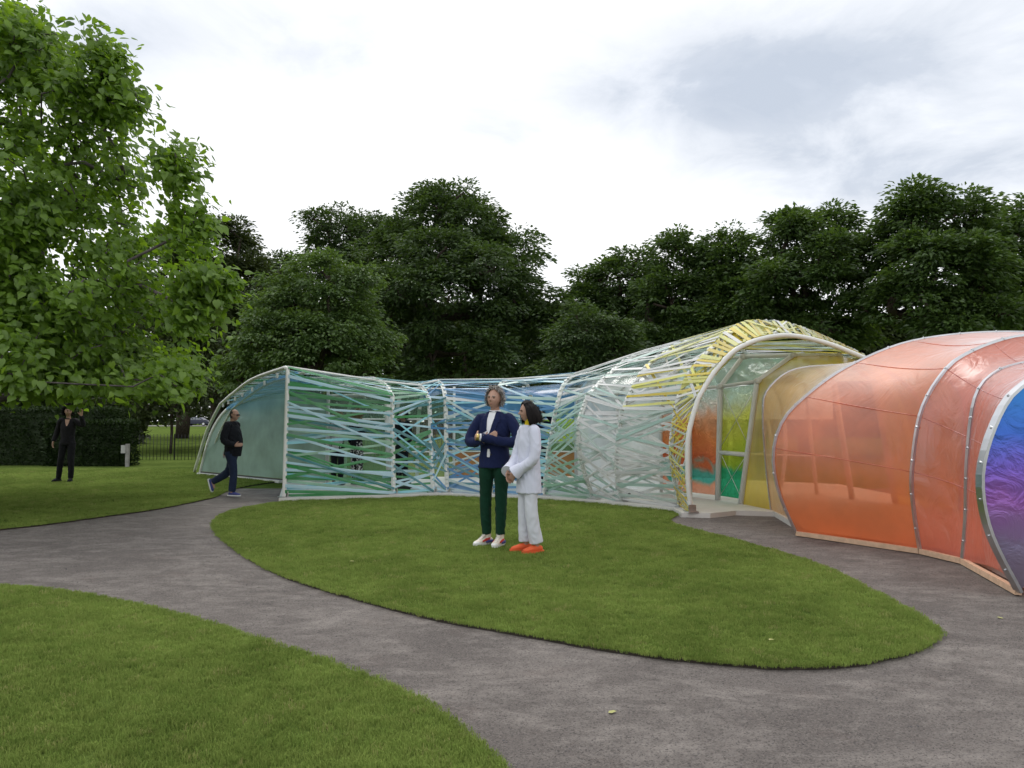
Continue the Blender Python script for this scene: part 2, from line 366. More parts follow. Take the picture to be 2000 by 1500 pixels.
def inside(P, X, Y):
    px = np.array([p.x for p in P]); py = np.array([p.y for p in P]); qx, qy = np.roll(px, -1), np.roll(py, -1)
    r = np.zeros(len(X), bool)
    for a, b, c, d in zip(px, py, qx, qy):
        if b == d: continue
        r ^= ((b > Y) != (d > Y)) & (X < (c-a)*(Y-b)/(d-b)+a)
    return r
def in_view(X, Y, pad=.06): return (np.abs(X) < (2/3+pad)*Y+.3) & (Y > 2.9)
def scatter(name, pts, rot, scl, protos, seed=0):
    """one object whose geometry nodes put a prototype at every point"""
    me = bpy.data.meshes.new(name); me.vertices.add(len(pts)); me.vertices.foreach_set('co', np.asarray(pts, np.float32).ravel())
    for nm, dat, ty in (('rot', rot, 'FLOAT_VECTOR'), ('scl', scl, 'FLOAT_VECTOR')):
        a = me.attributes.new(nm, ty, 'POINT'); a.data.foreach_set('vector', np.asarray(dat, np.float32).ravel())
    o = link(name, me); o['kind'] = 'stuff'
    ng = bpy.data.node_groups.new(name, 'GeometryNodeTree')
    ng.interface.new_socket('Geometry', in_out='INPUT', socket_type='NodeSocketGeometry'); ng.interface.new_socket('Geometry', in_out='OUTPUT', socket_type='NodeSocketGeometry')
    gi = ng.nodes.new('NodeGroupInput'); go = ng.nodes.new('NodeGroupOutput'); io = ng.nodes.new('GeometryNodeInstanceOnPoints')
    m2p = ng.nodes.new('GeometryNodeMeshToPoints'); ng.links.new(gi.outputs[0], m2p.inputs[0]); ng.links.new(m2p.outputs[0], io.inputs['Points'])
    gti = ng.nodes.new('GeometryNodeGeometryToInstance')
    for p in protos:
        oi = ng.nodes.new('GeometryNodeObjectInfo'); oi.inputs[0].default_value = p; ng.links.new(oi.outputs['Geometry'], gti.inputs[0])
    ng.links.new(gti.outputs[0], io.inputs['Instance']); io.inputs['Pick Instance'].default_value = True
    rv = ng.nodes.new('FunctionNodeRandomValue'); rv.data_type = 'INT'; rv.inputs[4].default_value = 0; rv.inputs[5].default_value = len(protos)-1; rv.inputs[8].default_value = seed
    ng.links.new(rv.outputs[2], io.inputs['Instance Index'])
    for nm, sock in (('rot', 'Rotation'), ('scl', 'Scale')):
        at_ = ng.nodes.new('GeometryNodeInputNamedAttribute'); at_.data_type = 'FLOAT_VECTOR'; at_.inputs[0].default_value = nm
        ng.links.new(at_.outputs[0], io.inputs[sock])
    ng.links.new(io.outputs[0], go.inputs[0])
    md = o.modifiers.new('scatter', 'NODES'); md.node_group = ng
    return o
def tuft(k, nb=22, rad=.044, h=.036, wd=.0034):
    rs = random.Random(k); V = []; F = []
    for i in range(nb):
        a = rs.uniform(0, 6.28); r = rad*math.sqrt(rs.random()); x, y = r*math.cos(a), r*math.sin(a)
        b = rs.uniform(0, 6.28); lean = rs.uniform(.1, .75); hh = h*rs.uniform(.55, 1.15); dx, dy = math.cos(b), math.sin(b); n = len(V)
        wx, wy = -dy*wd/2, dx*wd/2
        V += [(x-wx, y-wy, -.004), (x+wx, y+wy, -.004), (x+wx*.8+dx*hh*lean*.4, y+wy*.8+dy*hh*lean*.4, hh*.6), (x-wx*.8+dx*hh*lean*.4, y-wy*.8+dy*hh*lean*.4, hh*.6),
              (x+dx*hh*lean, y+dy*hh*lean, hh*(1-.25*lean))]
        F += [(n, n+1, n+2, n+3), (n+3, n+2, n+4)]
    return bpy.data.objects.new('tuft', mesh_py('tuft', V, F, M['blade']))
TUFTS = [tuft(k) for k in range(6)]
for P, dens in zip(LP, (1.0, 1.0, .8)):
    X0, X1, Y0, Y1 = min(p.x for p in P), max(p.x for p in P), max(2.9, min(p.y for p in P)), min(24, max(p.y for p in P))
    X0, X1 = max(X0, -17), min(X1, 17)
    n = int((X1-X0)*(Y1-Y0)*1100); X = RNG.uniform(X0, X1, n); Y = RNG.uniform(Y0, Y1, n)
    k = in_view(X, Y); X, Y = X[k], Y[k]
    k = RNG.random(len(X)) < np.clip((5.0/Y)**1.5, .05, 1)*dens; X, Y = X[k], Y[k]
    k = inside(P, X, Y); X, Y = X[k], Y[k]; n = len(X)
    s = RNG.uniform(.7, 1.2, n)*np.clip((Y/6)**.55, 1, 1.9); hs = s*RNG.uniform(.55, 1.0, n)/np.clip((Y/6)**.35, 1, 1.6)
    edge = [(a.lerp(b, RNG.random()), (b-a)) for a, b in zip(P, P[1:]+P[:1]) if a.y < 17 and (b-a).length < .5 for _ in range(9)]   # blades hanging over the cut
    ex = np.array([e[0].x for e in edge])+RNG.normal(0, .012, len(edge)); ey = np.array([e[0].y for e in edge])+RNG.normal(0, .012, len(edge)); k = in_view(ex, ey); ex, ey = ex[k], ey[k]
    es = RNG.uniform(.45, .95, len(ex)); X, Y, s, hs = np.r_[X, ex], np.r_[Y, ey], np.r_[s, es], np.r_[hs, es*.7]; n = len(X)
    scatter('grass', np.c_[X, Y, np.full(n, LAWN_Z)], np.c_[np.zeros(n), np.zeros(n), RNG.uniform(0, 6.28, n)], np.c_[s, s, hs], TUFTS)
def stone(k, col):
    rs = random.Random(k); bm = bmesh.new(); bmesh.ops.create_icosphere(bm, subdivisions=1, radius=1)
    for v in bm.verts: v.co *= rs.uniform(.75, 1.15); v.co.z *= .6
    me = bpy.data.meshes.new('stone'); bm.to_mesh(me); bm.free(); me.materials.append(simple('stone_%d' % k, col, .85, var=.2)); return bpy.data.objects.new('stone', me)
STONES = [stone(k, c) for k, c in enumerate(((.17, .15, .145), (.08, .07, .07), (.20, .18, .165), (.12, .10, .09), (.09, .085, .09)))]
n = 80000; X = RNG.uniform(-7, 7, n); Y = 2.95+RNG.random(n)**1.6*9
k = in_view(X, Y)
for P in LP: k &= ~inside(P, X, Y)
X, Y = X[k], Y[k]; n = len(X); s = RNG.uniform(.0014, .0036, n)*np.clip(Y/5, 1, 1.5)*np.where(RNG.random(n) < .03, 1.9, 1)
scatter('gravel', np.c_[X, Y, np.full(n, .0005)], np.c_[np.zeros(n), np.zeros(n), RNG.uniform(0, 6.28, n)], np.c_[s, s, s], STONES, 3)

# ================================================================== TREES
def skeleton(base, fork_z, tips, rs, pull=.35):
    """tips joined one after another to the nearest part of the growing limb system"""
    nodes = [Vector(base), Vector((base[0]+rs.uniform(-.1, .1), base[1], fork_z*.5+base[2]*.5)), Vector((base[0], base[1], fork_z))]
    par = [-1, 0, 1]; arr = [np.array(v) for v in nodes]
    top = Vector((base[0], base[1], fork_z))
    for tp in sorted(tips, key=lambda t: (Vector(t)-top).length):
        tp = Vector(tp); A = np.array(arr[2:]); d = np.linalg.norm(A-np.array(tp), axis=1)
        rad = np.linalg.norm(A-np.array(top), axis=1)
        j = int(np.argmin(d+rad*.25))+2
        p0 = nodes[j]; prev = j; k = max(1, int((tp-p0).length/.8))
        for i in range(1, k+1):
            q = p0.lerp(tp, i/k)
            if i < k: q += Vector((rs.uniform(-.1, .1), rs.uniform(-.1, .1), rs.uniform(-.02, .16)))*min(1, (tp-p0).length*.5)
            nodes.append(q); par.append(prev); arr.append(np.array(q)); prev = len(nodes)-1
    load = np.zeros(len(nodes))
    haschild = set(par)
    for i in range(len(nodes)-1, 0, -1):
        if i not in haschild: load[i] += 1
        load[par[i]] += load[i]
    return nodes, par, load
def limb_mesh(nodes, par, load, r_tip, r_trunk, mat, n=6):
    mb = MB(); mx = load[1]
    rad = [r_tip+(r_trunk-r_tip)*(l/mx)**.55 for l in load]
    ch = {}
    for i, p in enumerate(par): ch.setdefault(p, []).append(i)
    done = set()
    def chain(i, start):
        pts = [nodes[start]] if start >= 0 else []; rr = [rad[i]] if start >= 0 else []
        while True:
            pts.append(nodes[i]); rr.append(rad[i]); c = ch.get(i, [])
            if not c: break
            c = sorted(c, key=lambda q: -load[q])
            for q in c[1:]: stack.append((q, i))
            i = c[0]
        if len(pts) > 1: mb.tube(pts, rr, n if rr[0] > .03 else 4)
    stack = [(0, -1)]
    while stack: chain(*stack.pop())
    return mb.mesh('limbs', mat, True)
def leaves_np(C, Dir, size, width, rng, droop=.3, kite=True):
    """leaf blades: a folded kite at every centre, pointing along Dir"""
    n = len(C); D = Dir/np.linalg.norm(Dir, axis=1, keepdims=True); D[:, 2] -= droop; D /= np.linalg.norm(D, axis=1, keepdims=True)
    U = np.tile([0., 0., 1.], (n, 1))+rng.normal(0, .55, (n, 3)); S = np.cross(D, U); S /= np.linalg.norm(S, axis=1, keepdims=True)+1e-6; Nn = np.cross(S, D)
    s = size*rng.uniform(.65, 1.25, (n, 1)); wv = width*rng.uniform(.8, 1.2, (n, 1))*s/size
    v0 = C; v1 = C+D*s*.5+S*wv*.5+Nn*wv*.12; v2 = C+D*s-Nn*s*.12; v3 = C+D*s*.5-S*wv*.5+Nn*wv*.12
    V = np.stack([v0, v1, v2, v3], 1).reshape(-1, 3); F = np.arange(n*4).reshape(n, 4)
    return V, F
def tree(name, label, base, lobes, mat, barkm, seed, n_clump, per, size=.27, width=.13, clump_r=.55, r_trunk=.25, flat=.6, droop=.35, fork=.28, group=None, inner=.5, view_only=True):
    rs = random.Random(seed); rng = np.random.default_rng(seed)
    lobes = [tuple(l) for l in lobes]
    for c_, r_ in list(lobes):                      # smaller boughs break the outline of every mass
        for _ in range(4):
            d = np.array([rs.gauss(0, 1), rs.gauss(0, .7)-.3, rs.gauss(.25, .8)]); d /= np.linalg.norm(d); k = rs.uniform(.30, .48)
            lobes.append((tuple(np.array(c_)+d*np.array(r_)*rs.uniform(.75, .98)), tuple(np.array(r_)*k)))
    Lc = np.array([l[0] for l in lobes], float); Lr = np.array([l[1] for l in lobes], float)
    cl = []
    vol = np.prod(Lr, axis=1)**(2/3); pr = vol/vol.sum()
    while len(cl) < n_clump:
        i = rng.choice(len(lobes), p=pr); d = rng.normal(0, 1, 3); d /= np.linalg.norm(d)
        if d[2] < -.35 and rng.random() < .6: d[2] = -d[2]
        p = Lc[i]+d*Lr[i]*(rng.uniform(.62, 1.02)+.42*noise.noise(Vector(Lc[i]+d*Lr[i])*.45)+(rng.random() < .06)*.12)
        q = np.linalg.norm((p-Lc)/Lr, axis=1); q[i] = 9
        if (q < inner+.18).any() and rng.random() < .85: continue
        cl.append((p, d))
    P = np.array([c[0] for c in cl]); Dn = np.array([c[1] for c in cl])
    # an inner filling so that the crown is closed but uneven
    C = np.repeat(P, per, 0); n = len(C); off = rng.normal(0, 1, (n, 3)); off /= np.linalg.norm(off, axis=1, keepdims=True)
    off[:, 2] = np.abs(off[:, 2])*np.where(rng.random(n) < .2, -.5, 1.0)
    off *= (rng.random((n, 1))**.30)*clump_r*np.repeat(rng.uniform(.55, 1.5, (len(P), 1)), per, 0); off[:, 2] *= flat
    dirs = np.repeat(Dn, per, 0)*.7+off/clump_r+rng.normal(0, .35, (n, 3)); dirs[:, 2] *= .6
    Vv, Ff = leaves_np(C+off, dirs, size, width, rng, droop)
    H = max(l[0][2]+l[1][2] for l in lobes)
    t = thing(name, label, 'tree', base, 0, group)
    tips = [tuple(p-d*.35) for p, d in cl if rs.random() < min(1, 110/n_clump)]
    nd, pa, lo = skeleton(base, base[2]+H*fork, tips, rs)
    link('trunk', limb_mesh(nd, pa, lo, .018, r_trunk, barkm), t)
    c = link('crown', mesh_np('crown', Vv, Ff, mat), t)
    return t
LM = {
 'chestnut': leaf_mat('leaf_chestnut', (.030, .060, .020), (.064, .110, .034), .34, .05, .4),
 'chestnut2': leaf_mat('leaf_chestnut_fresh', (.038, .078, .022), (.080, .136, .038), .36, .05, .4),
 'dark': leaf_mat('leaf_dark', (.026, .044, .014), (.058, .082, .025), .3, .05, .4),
 'lime': leaf_mat('leaf_lime', (.048, .096, .028), (.100, .168, .046), .38, .05, .4),
 'catalpa': leaf_mat('leaf_catalpa', (.088, .170, .024), (.170, .285, .040), .52, .035, .45),
 'yew': leaf_mat('leaf_yew', (.012, .026, .008), (.026, .050, .013), .15, .03),
}
def lobe(px, py, y, rx, rz, ry=None):
    """a mass of foliage: centre seen at a pixel, y metres away; radii in pixels of the photograph"""
    k = y/F_PX; return (tuple(at(px, py, y)), (rx*k, (ry or rx)*k, rz*k))
def tbase(px, y): x = (px-1000)/F_PX*y; return (x, y, gz(x, y))
tree('chestnut_tree', 'tallest broad dark green chestnut tree behind the middle of the pavilion', tbase(880, 42),
     [lobe(870, 470, 42, 110, 95), lobe(960, 540, 41, 90, 90), lobe(790, 520, 42, 75, 85), lobe(880, 600, 39, 150, 110), lobe(1000, 640, 40, 80, 90), lobe(800, 680, 40, 80, 80), lobe(920, 715, 39, 130, 70), lobe(845, 420, 43, 55, 48), lobe(915, 430, 43, 50, 42)],
     LM['chestnut'], M['bark'], 1, 900, 84, .26, .12, .75, .38)
tree('lime_tree', 'lighter green drooping lime tree just behind the left end of the pavilion', tbase(600, 29),
     [lobe(640, 570, 29, 85, 65), lobe(560, 620, 29, 80, 70), lobe(690, 650, 28.5, 65, 80), lobe(520, 690, 28, 85, 60), lobe(620, 690, 28, 100, 65), lobe(480, 735, 28, 60, 45), lobe(700, 720, 28, 50, 45)],
     LM['lime'], M['bark'], 2, 620, 66, .16, .085, .52, .2, .5, .5)
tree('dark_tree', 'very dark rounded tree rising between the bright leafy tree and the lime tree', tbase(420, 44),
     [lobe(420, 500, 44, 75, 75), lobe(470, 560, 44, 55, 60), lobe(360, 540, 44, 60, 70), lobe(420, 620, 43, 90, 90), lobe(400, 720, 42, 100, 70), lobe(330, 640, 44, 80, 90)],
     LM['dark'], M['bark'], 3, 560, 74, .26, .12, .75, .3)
tree('small_tree', 'small green tree crown showing between the dark tree and the lime tree', tbase(550, 50),
     [lobe(550, 535, 50, 50, 42), lobe(535, 590, 50, 60, 55), lobe(585, 570, 50, 45, 50), lobe(545, 660, 50, 60, 60)], LM['chestnut'], M['bark'], 4, 240, 64, .28, .13, .7, .25)
tree('far_tree', 'far tree with an open ragged top left of the tallest chestnut', tbase(670, 52),
     [lobe(670, 460, 52, 70, 42), lobe(640, 500, 52, 45, 40), lobe(720, 480, 52, 60, 55), lobe(690, 540, 52, 70, 50)], LM['chestnut'], M['bark'], 5, 260, 56, .29, .12, .7, .3)
row = [
 ('chestnut_tree', 'rounded chestnut tree at the low left end of the row behind the white ribbons', 1180, 40, [(1200, 560, 75, 60), (1150, 610, 65, 60), (1230, 620, 70, 70), (1110, 660, 60, 65), (1180, 690, 90, 60)], 420),
 ('chestnut_tree', 'chestnut tree with a blunt top, second from the low end of the row', 1320, 38, [(1330, 540, 60, 62), (1300, 600, 70, 70), (1360, 620, 70, 80), (1310, 680, 90, 60)], 400),
 ('chestnut_tree', 'narrow chestnut top squeezed between two broader crowns of the row', 1430, 37, [(1420, 510, 40, 58), (1440, 580, 60, 70), (1410, 650, 70, 70)], 300),
 ('chestnut_tree', 'broad twin-topped chestnut tree above the yellow ribbon dome', 1570, 35, [(1545, 465, 55, 60), (1625, 455, 45, 55), (1580, 540, 95, 80), (1520, 580, 70, 70), (1640, 570, 60, 80), (1560, 650, 110, 65)], 560),
 ('chestnut_tree', 'tallest chestnut tree of the right-hand row, above the orange tunnel', 1800, 32, [(1785, 420, 55, 65), (1860, 450, 60, 60), (1760, 500, 65, 80), (1840, 540, 95, 85), (1900, 520, 60, 80), (1770, 610, 90, 70), (1880, 630, 100, 60)], 640),
 ('chestnut_tree', 'chestnut tree cut by the right edge of the picture', 1985, 33, [(1980, 490, 50, 60), (2050, 460, 70, 70), (1990, 580, 80, 80), (2080, 560, 80, 90), (2000, 660, 100, 60)], 420),
]
for i, (nm, lb, px, y, lo, nc) in enumerate(row):
    tree(nm, lb, tbase(px, y), [lobe(a, b, y+random.uniform(-1, 1), c, d) for a, b, c, d in lo], LM['chestnut2'], M['bark'], 20+i, nc, 66, .235, .115, .66, .3, .5, .3)
tree('shrub', 'fresh green bushy small tree in front of the low chestnut behind the pavilion', tbase(1150, 27),
     [lobe(1150, 655, 27, 60, 50), lobe(1190, 690, 27, 60, 45), lobe(1110, 710, 27, 50, 40), lobe(1160, 740, 27, 80, 40)], LM['chestnut'], M['bark'], 41, 210, 70, .17, .08, .5, .12)
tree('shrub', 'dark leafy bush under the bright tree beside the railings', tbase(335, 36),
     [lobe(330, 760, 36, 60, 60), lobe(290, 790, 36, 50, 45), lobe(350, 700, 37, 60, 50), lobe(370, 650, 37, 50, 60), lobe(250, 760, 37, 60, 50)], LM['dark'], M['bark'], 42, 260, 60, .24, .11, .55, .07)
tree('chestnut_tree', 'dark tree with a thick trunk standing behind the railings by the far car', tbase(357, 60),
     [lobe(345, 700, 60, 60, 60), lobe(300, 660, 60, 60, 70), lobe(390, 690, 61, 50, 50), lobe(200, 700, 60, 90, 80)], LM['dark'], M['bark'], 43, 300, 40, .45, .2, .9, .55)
# far-off belt of wood closing the view under the crowns
def belt(name, y, px0, px1, top, n, seed, mat, sz=.55):
    rng = np.random.default_rng(seed); px = rng.uniform(px0, px1, n)
    x = (px-1000)/F_PX*y; zt = np.array([CAM_H+(825-top+22*noise.noise(Vector((a*.013, seed, 0))))/F_PX*y for a in px])
    z = gz(0, y)+.1+(zt-gz(0, y))*rng.random(n)**.8
    yy = y+rng.uniform(-1.8, 1.8, n)*np.sqrt(np.clip(1-(z/zt)**2, .05, 1)); C = np.c_[x, yy, z]
    Vv, Ff = leaves_np(C, np.c_[rng.normal(0, .6, n), -np.ones(n)+rng.normal(0, .5, n), rng.normal(0, .4, n)], sz, sz*.55, rng, .3)
    o = link(name, mesh_np(name, Vv, Ff, mat)); o['kind'] = 'stuff'; o['label'] = 'far-off dark wood behind the trees'; return o
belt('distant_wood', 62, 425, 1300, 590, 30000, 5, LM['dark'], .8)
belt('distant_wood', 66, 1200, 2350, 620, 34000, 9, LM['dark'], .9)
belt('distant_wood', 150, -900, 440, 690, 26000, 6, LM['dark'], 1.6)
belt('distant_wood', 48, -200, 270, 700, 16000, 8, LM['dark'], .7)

# the bright catalpa on the left: big heart-shaped leaves, each of the nearest ones a part of its own
def catalpa():
    base = (-9.6, 13.2, 0); rs = random.Random(5); rng = np.random.default_rng(5)
    prof = [(1.75, 3.8), (2.4, 4.4), (3.6, 4.3), (5.2, 3.5), (6.4, 2.9), (7.4, 2.1), (8.6, .9)]
    def rz(z): return float(np.interp(z, [p[0] for p in prof], [p[1] for p in prof]))
    tips = []
    while len(tips) < 1200:
        z = 2.08+(rng.random()**1.15)*6.45; a = rng.uniform(0, 2*math.pi); lump = 1+.20*noise.noise(Vector((math.cos(a)*2.2, math.sin(a)*2.2, z*.55)))
        r = rz(z)*lump*math.sqrt(rng.uniform(.30, 1.0)); x, y = base[0]+.35*(z-2)/6+r*math.cos(a), base[1]+r*math.sin(a)*.85
        if noise.noise(Vector((x*.8, y*.8, z*.8+3))) < -.22: continue
        if r/rz(z) > .78 and z > 3.3 and noise.noise(Vector((x*1.1, y*1.1, z*1.1+9))) < -.05: continue
        tips.append((x, y, z))
    tips += [tuple(at(q[0], q[1], q[2])) for q in ((430, 550, 11.6), (400, 560, 11.7), (375, 590, 11.8), (405, 600, 11.6), (200, 95, 12), (215, 150, 12), (185, 190, 12), (235, 210, 12), (345, 320, 12), (360, 345, 12), (330, 300, 12),
              (60, 70, 12), (30, 50, 12), (355, 430, 12), (330, 470, 12), (310, 730, 11), (345, 755, 11), (260, 755, 10.8), (150, 750, 10.8), (60, 745, 10.6))]
    for cx, cy, n_, rx, ry in ((200, 130, 22, 18, 55), (225, 200, 14, 30, 30), (50, 70, 16, 40, 30), (350, 325, 18, 26, 34), (365, 425, 14, 16, 30), (390, 555, 18, 36, 14), (425, 565, 10, 14, 14), (370, 610, 10, 20, 18), (30, 520, 24, 40, 60), (90, 610, 24, 60, 40), (70, 430, 18, 50, 40), (20, 640, 16, 40, 40), (140, 170, 10, 16, 22), (330, 740, 16, 34, 18), (180, 745, 12, 60, 12), (70, 740, 12, 50, 14)):
        tips += [tuple(at(cx+rs.gauss(0, rx*.6), cy+rs.gauss(0, ry*.6), 11.7+rs.uniform(-.3, .3))) for _ in range(n_)]
    nd, pa, lo = skeleton(base, 1.7, tips, rs)
    t = thing('catalpa_tree', 'bright green broad-leaved tree with hanging heart-shaped leaves at the left edge', 'tree', base)
    link('trunk', limb_mesh(nd, pa, lo, .006, .17, M['bark_grey']), t)
    # leaf outline (unit length along +x, folded on the midrib)
    ol = [(0, 0, 0), (-.10, .20, -.02), (.08, .38, -.05), (.38, .38, -.06), (.70, .19, -.09), (1.0, 0, -.17), (.70, -.19, -.09), (.38, -.38, -.06), (.08, -.38, -.05), (-.10, -.20, -.02), (.35, 0, .03), (.70, 0, -.03)]
    fc = [(0, 10, 1), (1, 10, 2), (2, 10, 3), (3, 10, 4), (4, 10, 11), (4, 11, 5), (0, 9, 10), (9, 8, 10), (8, 7, 10), (7, 6, 10), (6, 11, 10), (6, 5, 11)]
    LV = np.array(ol)
    mats = []; 
    for tp in tips:
        tp = Vector(tp); out = Vector((tp.x-base[0], tp.y-base[1], 0)).normalized()
        for k in range(rs.randint(30, 42)):
            d = Vector((out.x*.5+rs.gauss(0, .6), out.y*.5+rs.gauss(0, .6), rs.uniform(-1.25, .05))).normalized()
            c = tp+Vector((rs.gauss(0, .17), rs.gauss(0, .17), rs.gauss(.0, .13)))
            up = (Vector((0, 0, 1))*.8+out*.6+Vector((rs.gauss(0, .45), rs.gauss(0, .45), 0))).normalized()
            y_ = up.cross(d).normalized(); z_ = d.cross(y_); s = rs.uniform(.078, .158)
            mats.append((c, d, y_, z_, s))
    n = len(mats); A = np.zeros((n, 3, 3)); C = np.zeros((n, 3))
    for i, (c, d, y_, z_, s) in enumerate(mats): A[i, 0] = d*s; A[i, 1] = y_*s; A[i, 2] = z_*s; C[i] = c
    dist = np.linalg.norm(C-np.array([0, 0, CAM_H]), axis=1); px = 1000+C[:, 0]/C[:, 1]*F_PX
    score = np.array([m[4] for m in mats])/dist; score[(px < 8)] = 0; pyy = 825-(C[:, 2]-CAM_H)/C[:, 1]*F_PX; score[(pyy < 5)] = 0
    big = set(np.argsort(-score)[:300].tolist())
    leaf_me = mesh_py('leaf', ol, fc, LM['catalpa'], True)
    for i in big:
        c, d, y_, z_, s = mats[i]; o = link('leaf', leaf_me, t, False)
        o.matrix_local = Matrix(((d.x*s, y_.x*s, z_.x*s, c.x-base[0]), (d.y*s, y_.y*s, z_.y*s, c.y-base[1]), (d.z*s, y_.z*s, z_.z*s, c.z-base[2]), (0, 0, 0, 1)))
    rest = [i for i in range(n) if i not in big]
    VV = np.einsum('vk,nkj->nvj', LV, A[rest])+C[rest][:, None, :]
    FF = (np.array(fc)[None]+(np.arange(len(rest))*12)[:, None, None]).reshape(-1, 3)
    o = link('crown', mesh_np('crown', VV.reshape(-1, 3), FF, LM['catalpa'], True), t); o['kind'] = 'stuff'
catalpa()

# ================================================================== HEDGES, POST, RAILINGS, CAR
def hedge(name, label, x0, x1, y0, y1, top, seed, dens=900):
    rng = np.random.default_rng(seed); t = thing(name, label, 'hedge', ((x0+x1)/2, (y0+y1)/2, 0))
    bm = bmesh.new(); bmesh.ops.create_cube(bm, size=1)
    for v in bm.verts: v.co = Vector((x0+.12 if v.co.x < 0 else x1-.12, y0+.12 if v.co.y < 0 else y1-.12, 0 if v.co.z < 0 else top-.12))
    bmesh.ops.bevel(bm, geom=[e for e in bm.edges if max(q.co.z for q in e.verts) > .5], offset=.16, segments=3, affect='EDGES')
    me = bpy.data.meshes.new('core'); bm.to_mesh(me); bm.free(); me.materials.append(LM['yew']); link('core', me, t)
    P = []; D = []
    for (ax, n) in (('f', int((x1-x0)*top*dens)), ('t', int((x1-x0)*(y1-y0)*dens)), ('r', int((y1-y0)*top*dens)), ('l', int((y1-y0)*top*dens))):
        u, v = rng.random(n), rng.random(n)
        if ax == 'f': p = np.c_[x0+u*(x1-x0), np.full(n, y0+.06), v*top]; d = (0, -1, .2)
        elif ax == 't': p = np.c_[x0+u*(x1-x0), y0+v*(y1-y0), np.full(n, top-.06)]; d = (0, 0, 1)
        elif ax == 'r': p = np.c_[np.full(n, x1-.06), y0+u*(y1-y0), v*top]; d = (1, 0, .2)
        else: p = np.c_[np.full(n, x0+.06), y0+u*(y1-y0), v*top]; d = (-1, 0, .2)
        e = np.maximum(0, .3-np.minimum(np.minimum(p[:, 0]-x0, x1-p[:, 0]), top-p[:, 2])) if ax == 'f' else np.zeros(n)
        p[:, 1] += e*.35; p += rng.normal(0, .035, (n, 3)); P.append(p); D.append(np.tile(d, (n, 1))+rng.normal(0, .5, (n, 3)))
    Vv, Ff = leaves_np(np.vstack(P), np.vstack(D), .11, .05, rng, .0)
    o = link('foliage', mesh_np('foliage', Vv, Ff, LM['yew']), t)
hedge('hedge', 'tall dark clipped hedge behind the woman in black', -24, -13.6, 25.9, 27.4, 1.93, 3, 620)
hedge('hedge', 'lower clipped hedge with a rounded end next to the pale post', -15.4, -12.72, 25.35, 26.25, 1.50, 4, 900)
t = thing('marker_post', 'pale weathered post at the foot of the lower hedge', 'post', (-12.55, 25.15, 0))
mb = MB(); mb.box((-12.55, 25.15, .38), .10, .10, .78); link('post', mb.mesh('post', simple('weathered_wood', (.26, .25, .24), .8, var=.2)), t)
mb = MB(); mb.box((-12.66, 25.10, .60), .14, .05, .26); link('plate', mb.mesh('plate', simple('weathered_plate', (.40, .40, .39), .7, var=.2)), t)
t = thing('railing_fence', 'thin black iron railings across the grass beside the hedge', 'fence', (-12, 29.6, 0))
FY = 29.6; bar = MB(); bar.tube([(0, 0, 0), (0, 0, .96)], .010, 6); bar.tube([(0, 0, .96), (0, 0, 1.0)], [.010, .002], 6); bme = bar.mesh('bar', M['dark_metal'], True)
for i in range(96):
    x = -15.4+i*.135
    if x > -2.6: break
    if i % 4 == 2 and i % 16 == 2:
        mb = MB(); mb.box((0, 0, .5), .04, .04, 1.0); o = link('fence_post', mb.mesh('fence_post', M['dark_metal']), t, False)
    else: o = link('bar', bme, t, False)
    o.location = (x+12, 0, .03)
for z in (.12, .88):
    mb = MB(); mb.box((-9, FY, z+.03), 12.9, .035, .012); link('rail', mb.mesh('rail', M['dark_metal']), t)

def car(name, label, loc, rz, col):
    t = thing(name, label, 'car', loc, rz)
    prof = [(-2.15, .35), (-2.2, .75), (-1.7, .92), (-1.25, .97), (-.65, 1.40), (.1, 1.46), (.75, 1.38), (1.35, .98), (1.95, .84), (2.2, .62), (2.18, .3)]
    V = []; n = len(prof)
    for s, inset in ((-1, 0), (1, 0)):
        for x, z in prof: V.append((x, s*(.86-(.17*max(0, z-.95)/.5)), z))
    F = [(i, i+1, n+i+1, n+i) for i in range(n-1)]+[tuple(range(n-1, -1, -1)), tuple(range(n, 2*n)), (n-1, 0, n, 2*n-1)]
    me = mesh_py('body', V, F, col); link('body', me, t, False)
    gm = simple('car_glass', (.12, .14, .16), .05, 0, spec=1)
    for s in (-1, 1):
        for q in ([(-1.1, .99), (-.6, 1.34), (-.05, 1.39), (-.05, .99)], [(.05, .99), (.05, 1.39), (.66, 1.32), (1.12, .99)]):
            mb = MB(); k = len(q); VV = [(x, s*(.865-(.17*max(0, z-.95)/.5)+e), z) for e in (.0, .012) for x, z in q]
            mb.add(VV, [tuple(range(k)), tuple(range(k, 2*k))]+[(i, (i+1) % k, k+(i+1) % k, k+i) for i in range(k)]); link('window', mb.mesh('window', gm), t, False)
    for x in (-1.35, 1.38):
        for s in (-1, 1):
            mb = MB(); mb.tube([(x, s*.68, .32), (x, s*.89, .32)], .32, 16); wh = link('wheel', mb.mesh('wheel', simple('tyre', (.02, .02, .02), .8)), t, False)
            mb = MB(); mb.tube([(x, s*.885, .32), (x, s*.90, .32)], .19, 12); sub('rim', mb.mesh('rim', M['steel']), wh)
    for s in (-.6, .6):
        mb = MB(); mb.box((2.13, s, .68), .1, .3, .13); link('headlight', mb.mesh('headlight', M['white_paint']), t, False)
    return t
cy = 128.0; car('parked_car', 'dark blue hatchback on the far road beyond the trees', ((386-1000)/F_PX*cy, cy, gz(0, cy)+.055), 0, simple('car_paint', (.03, .035, .06), .25, .3))

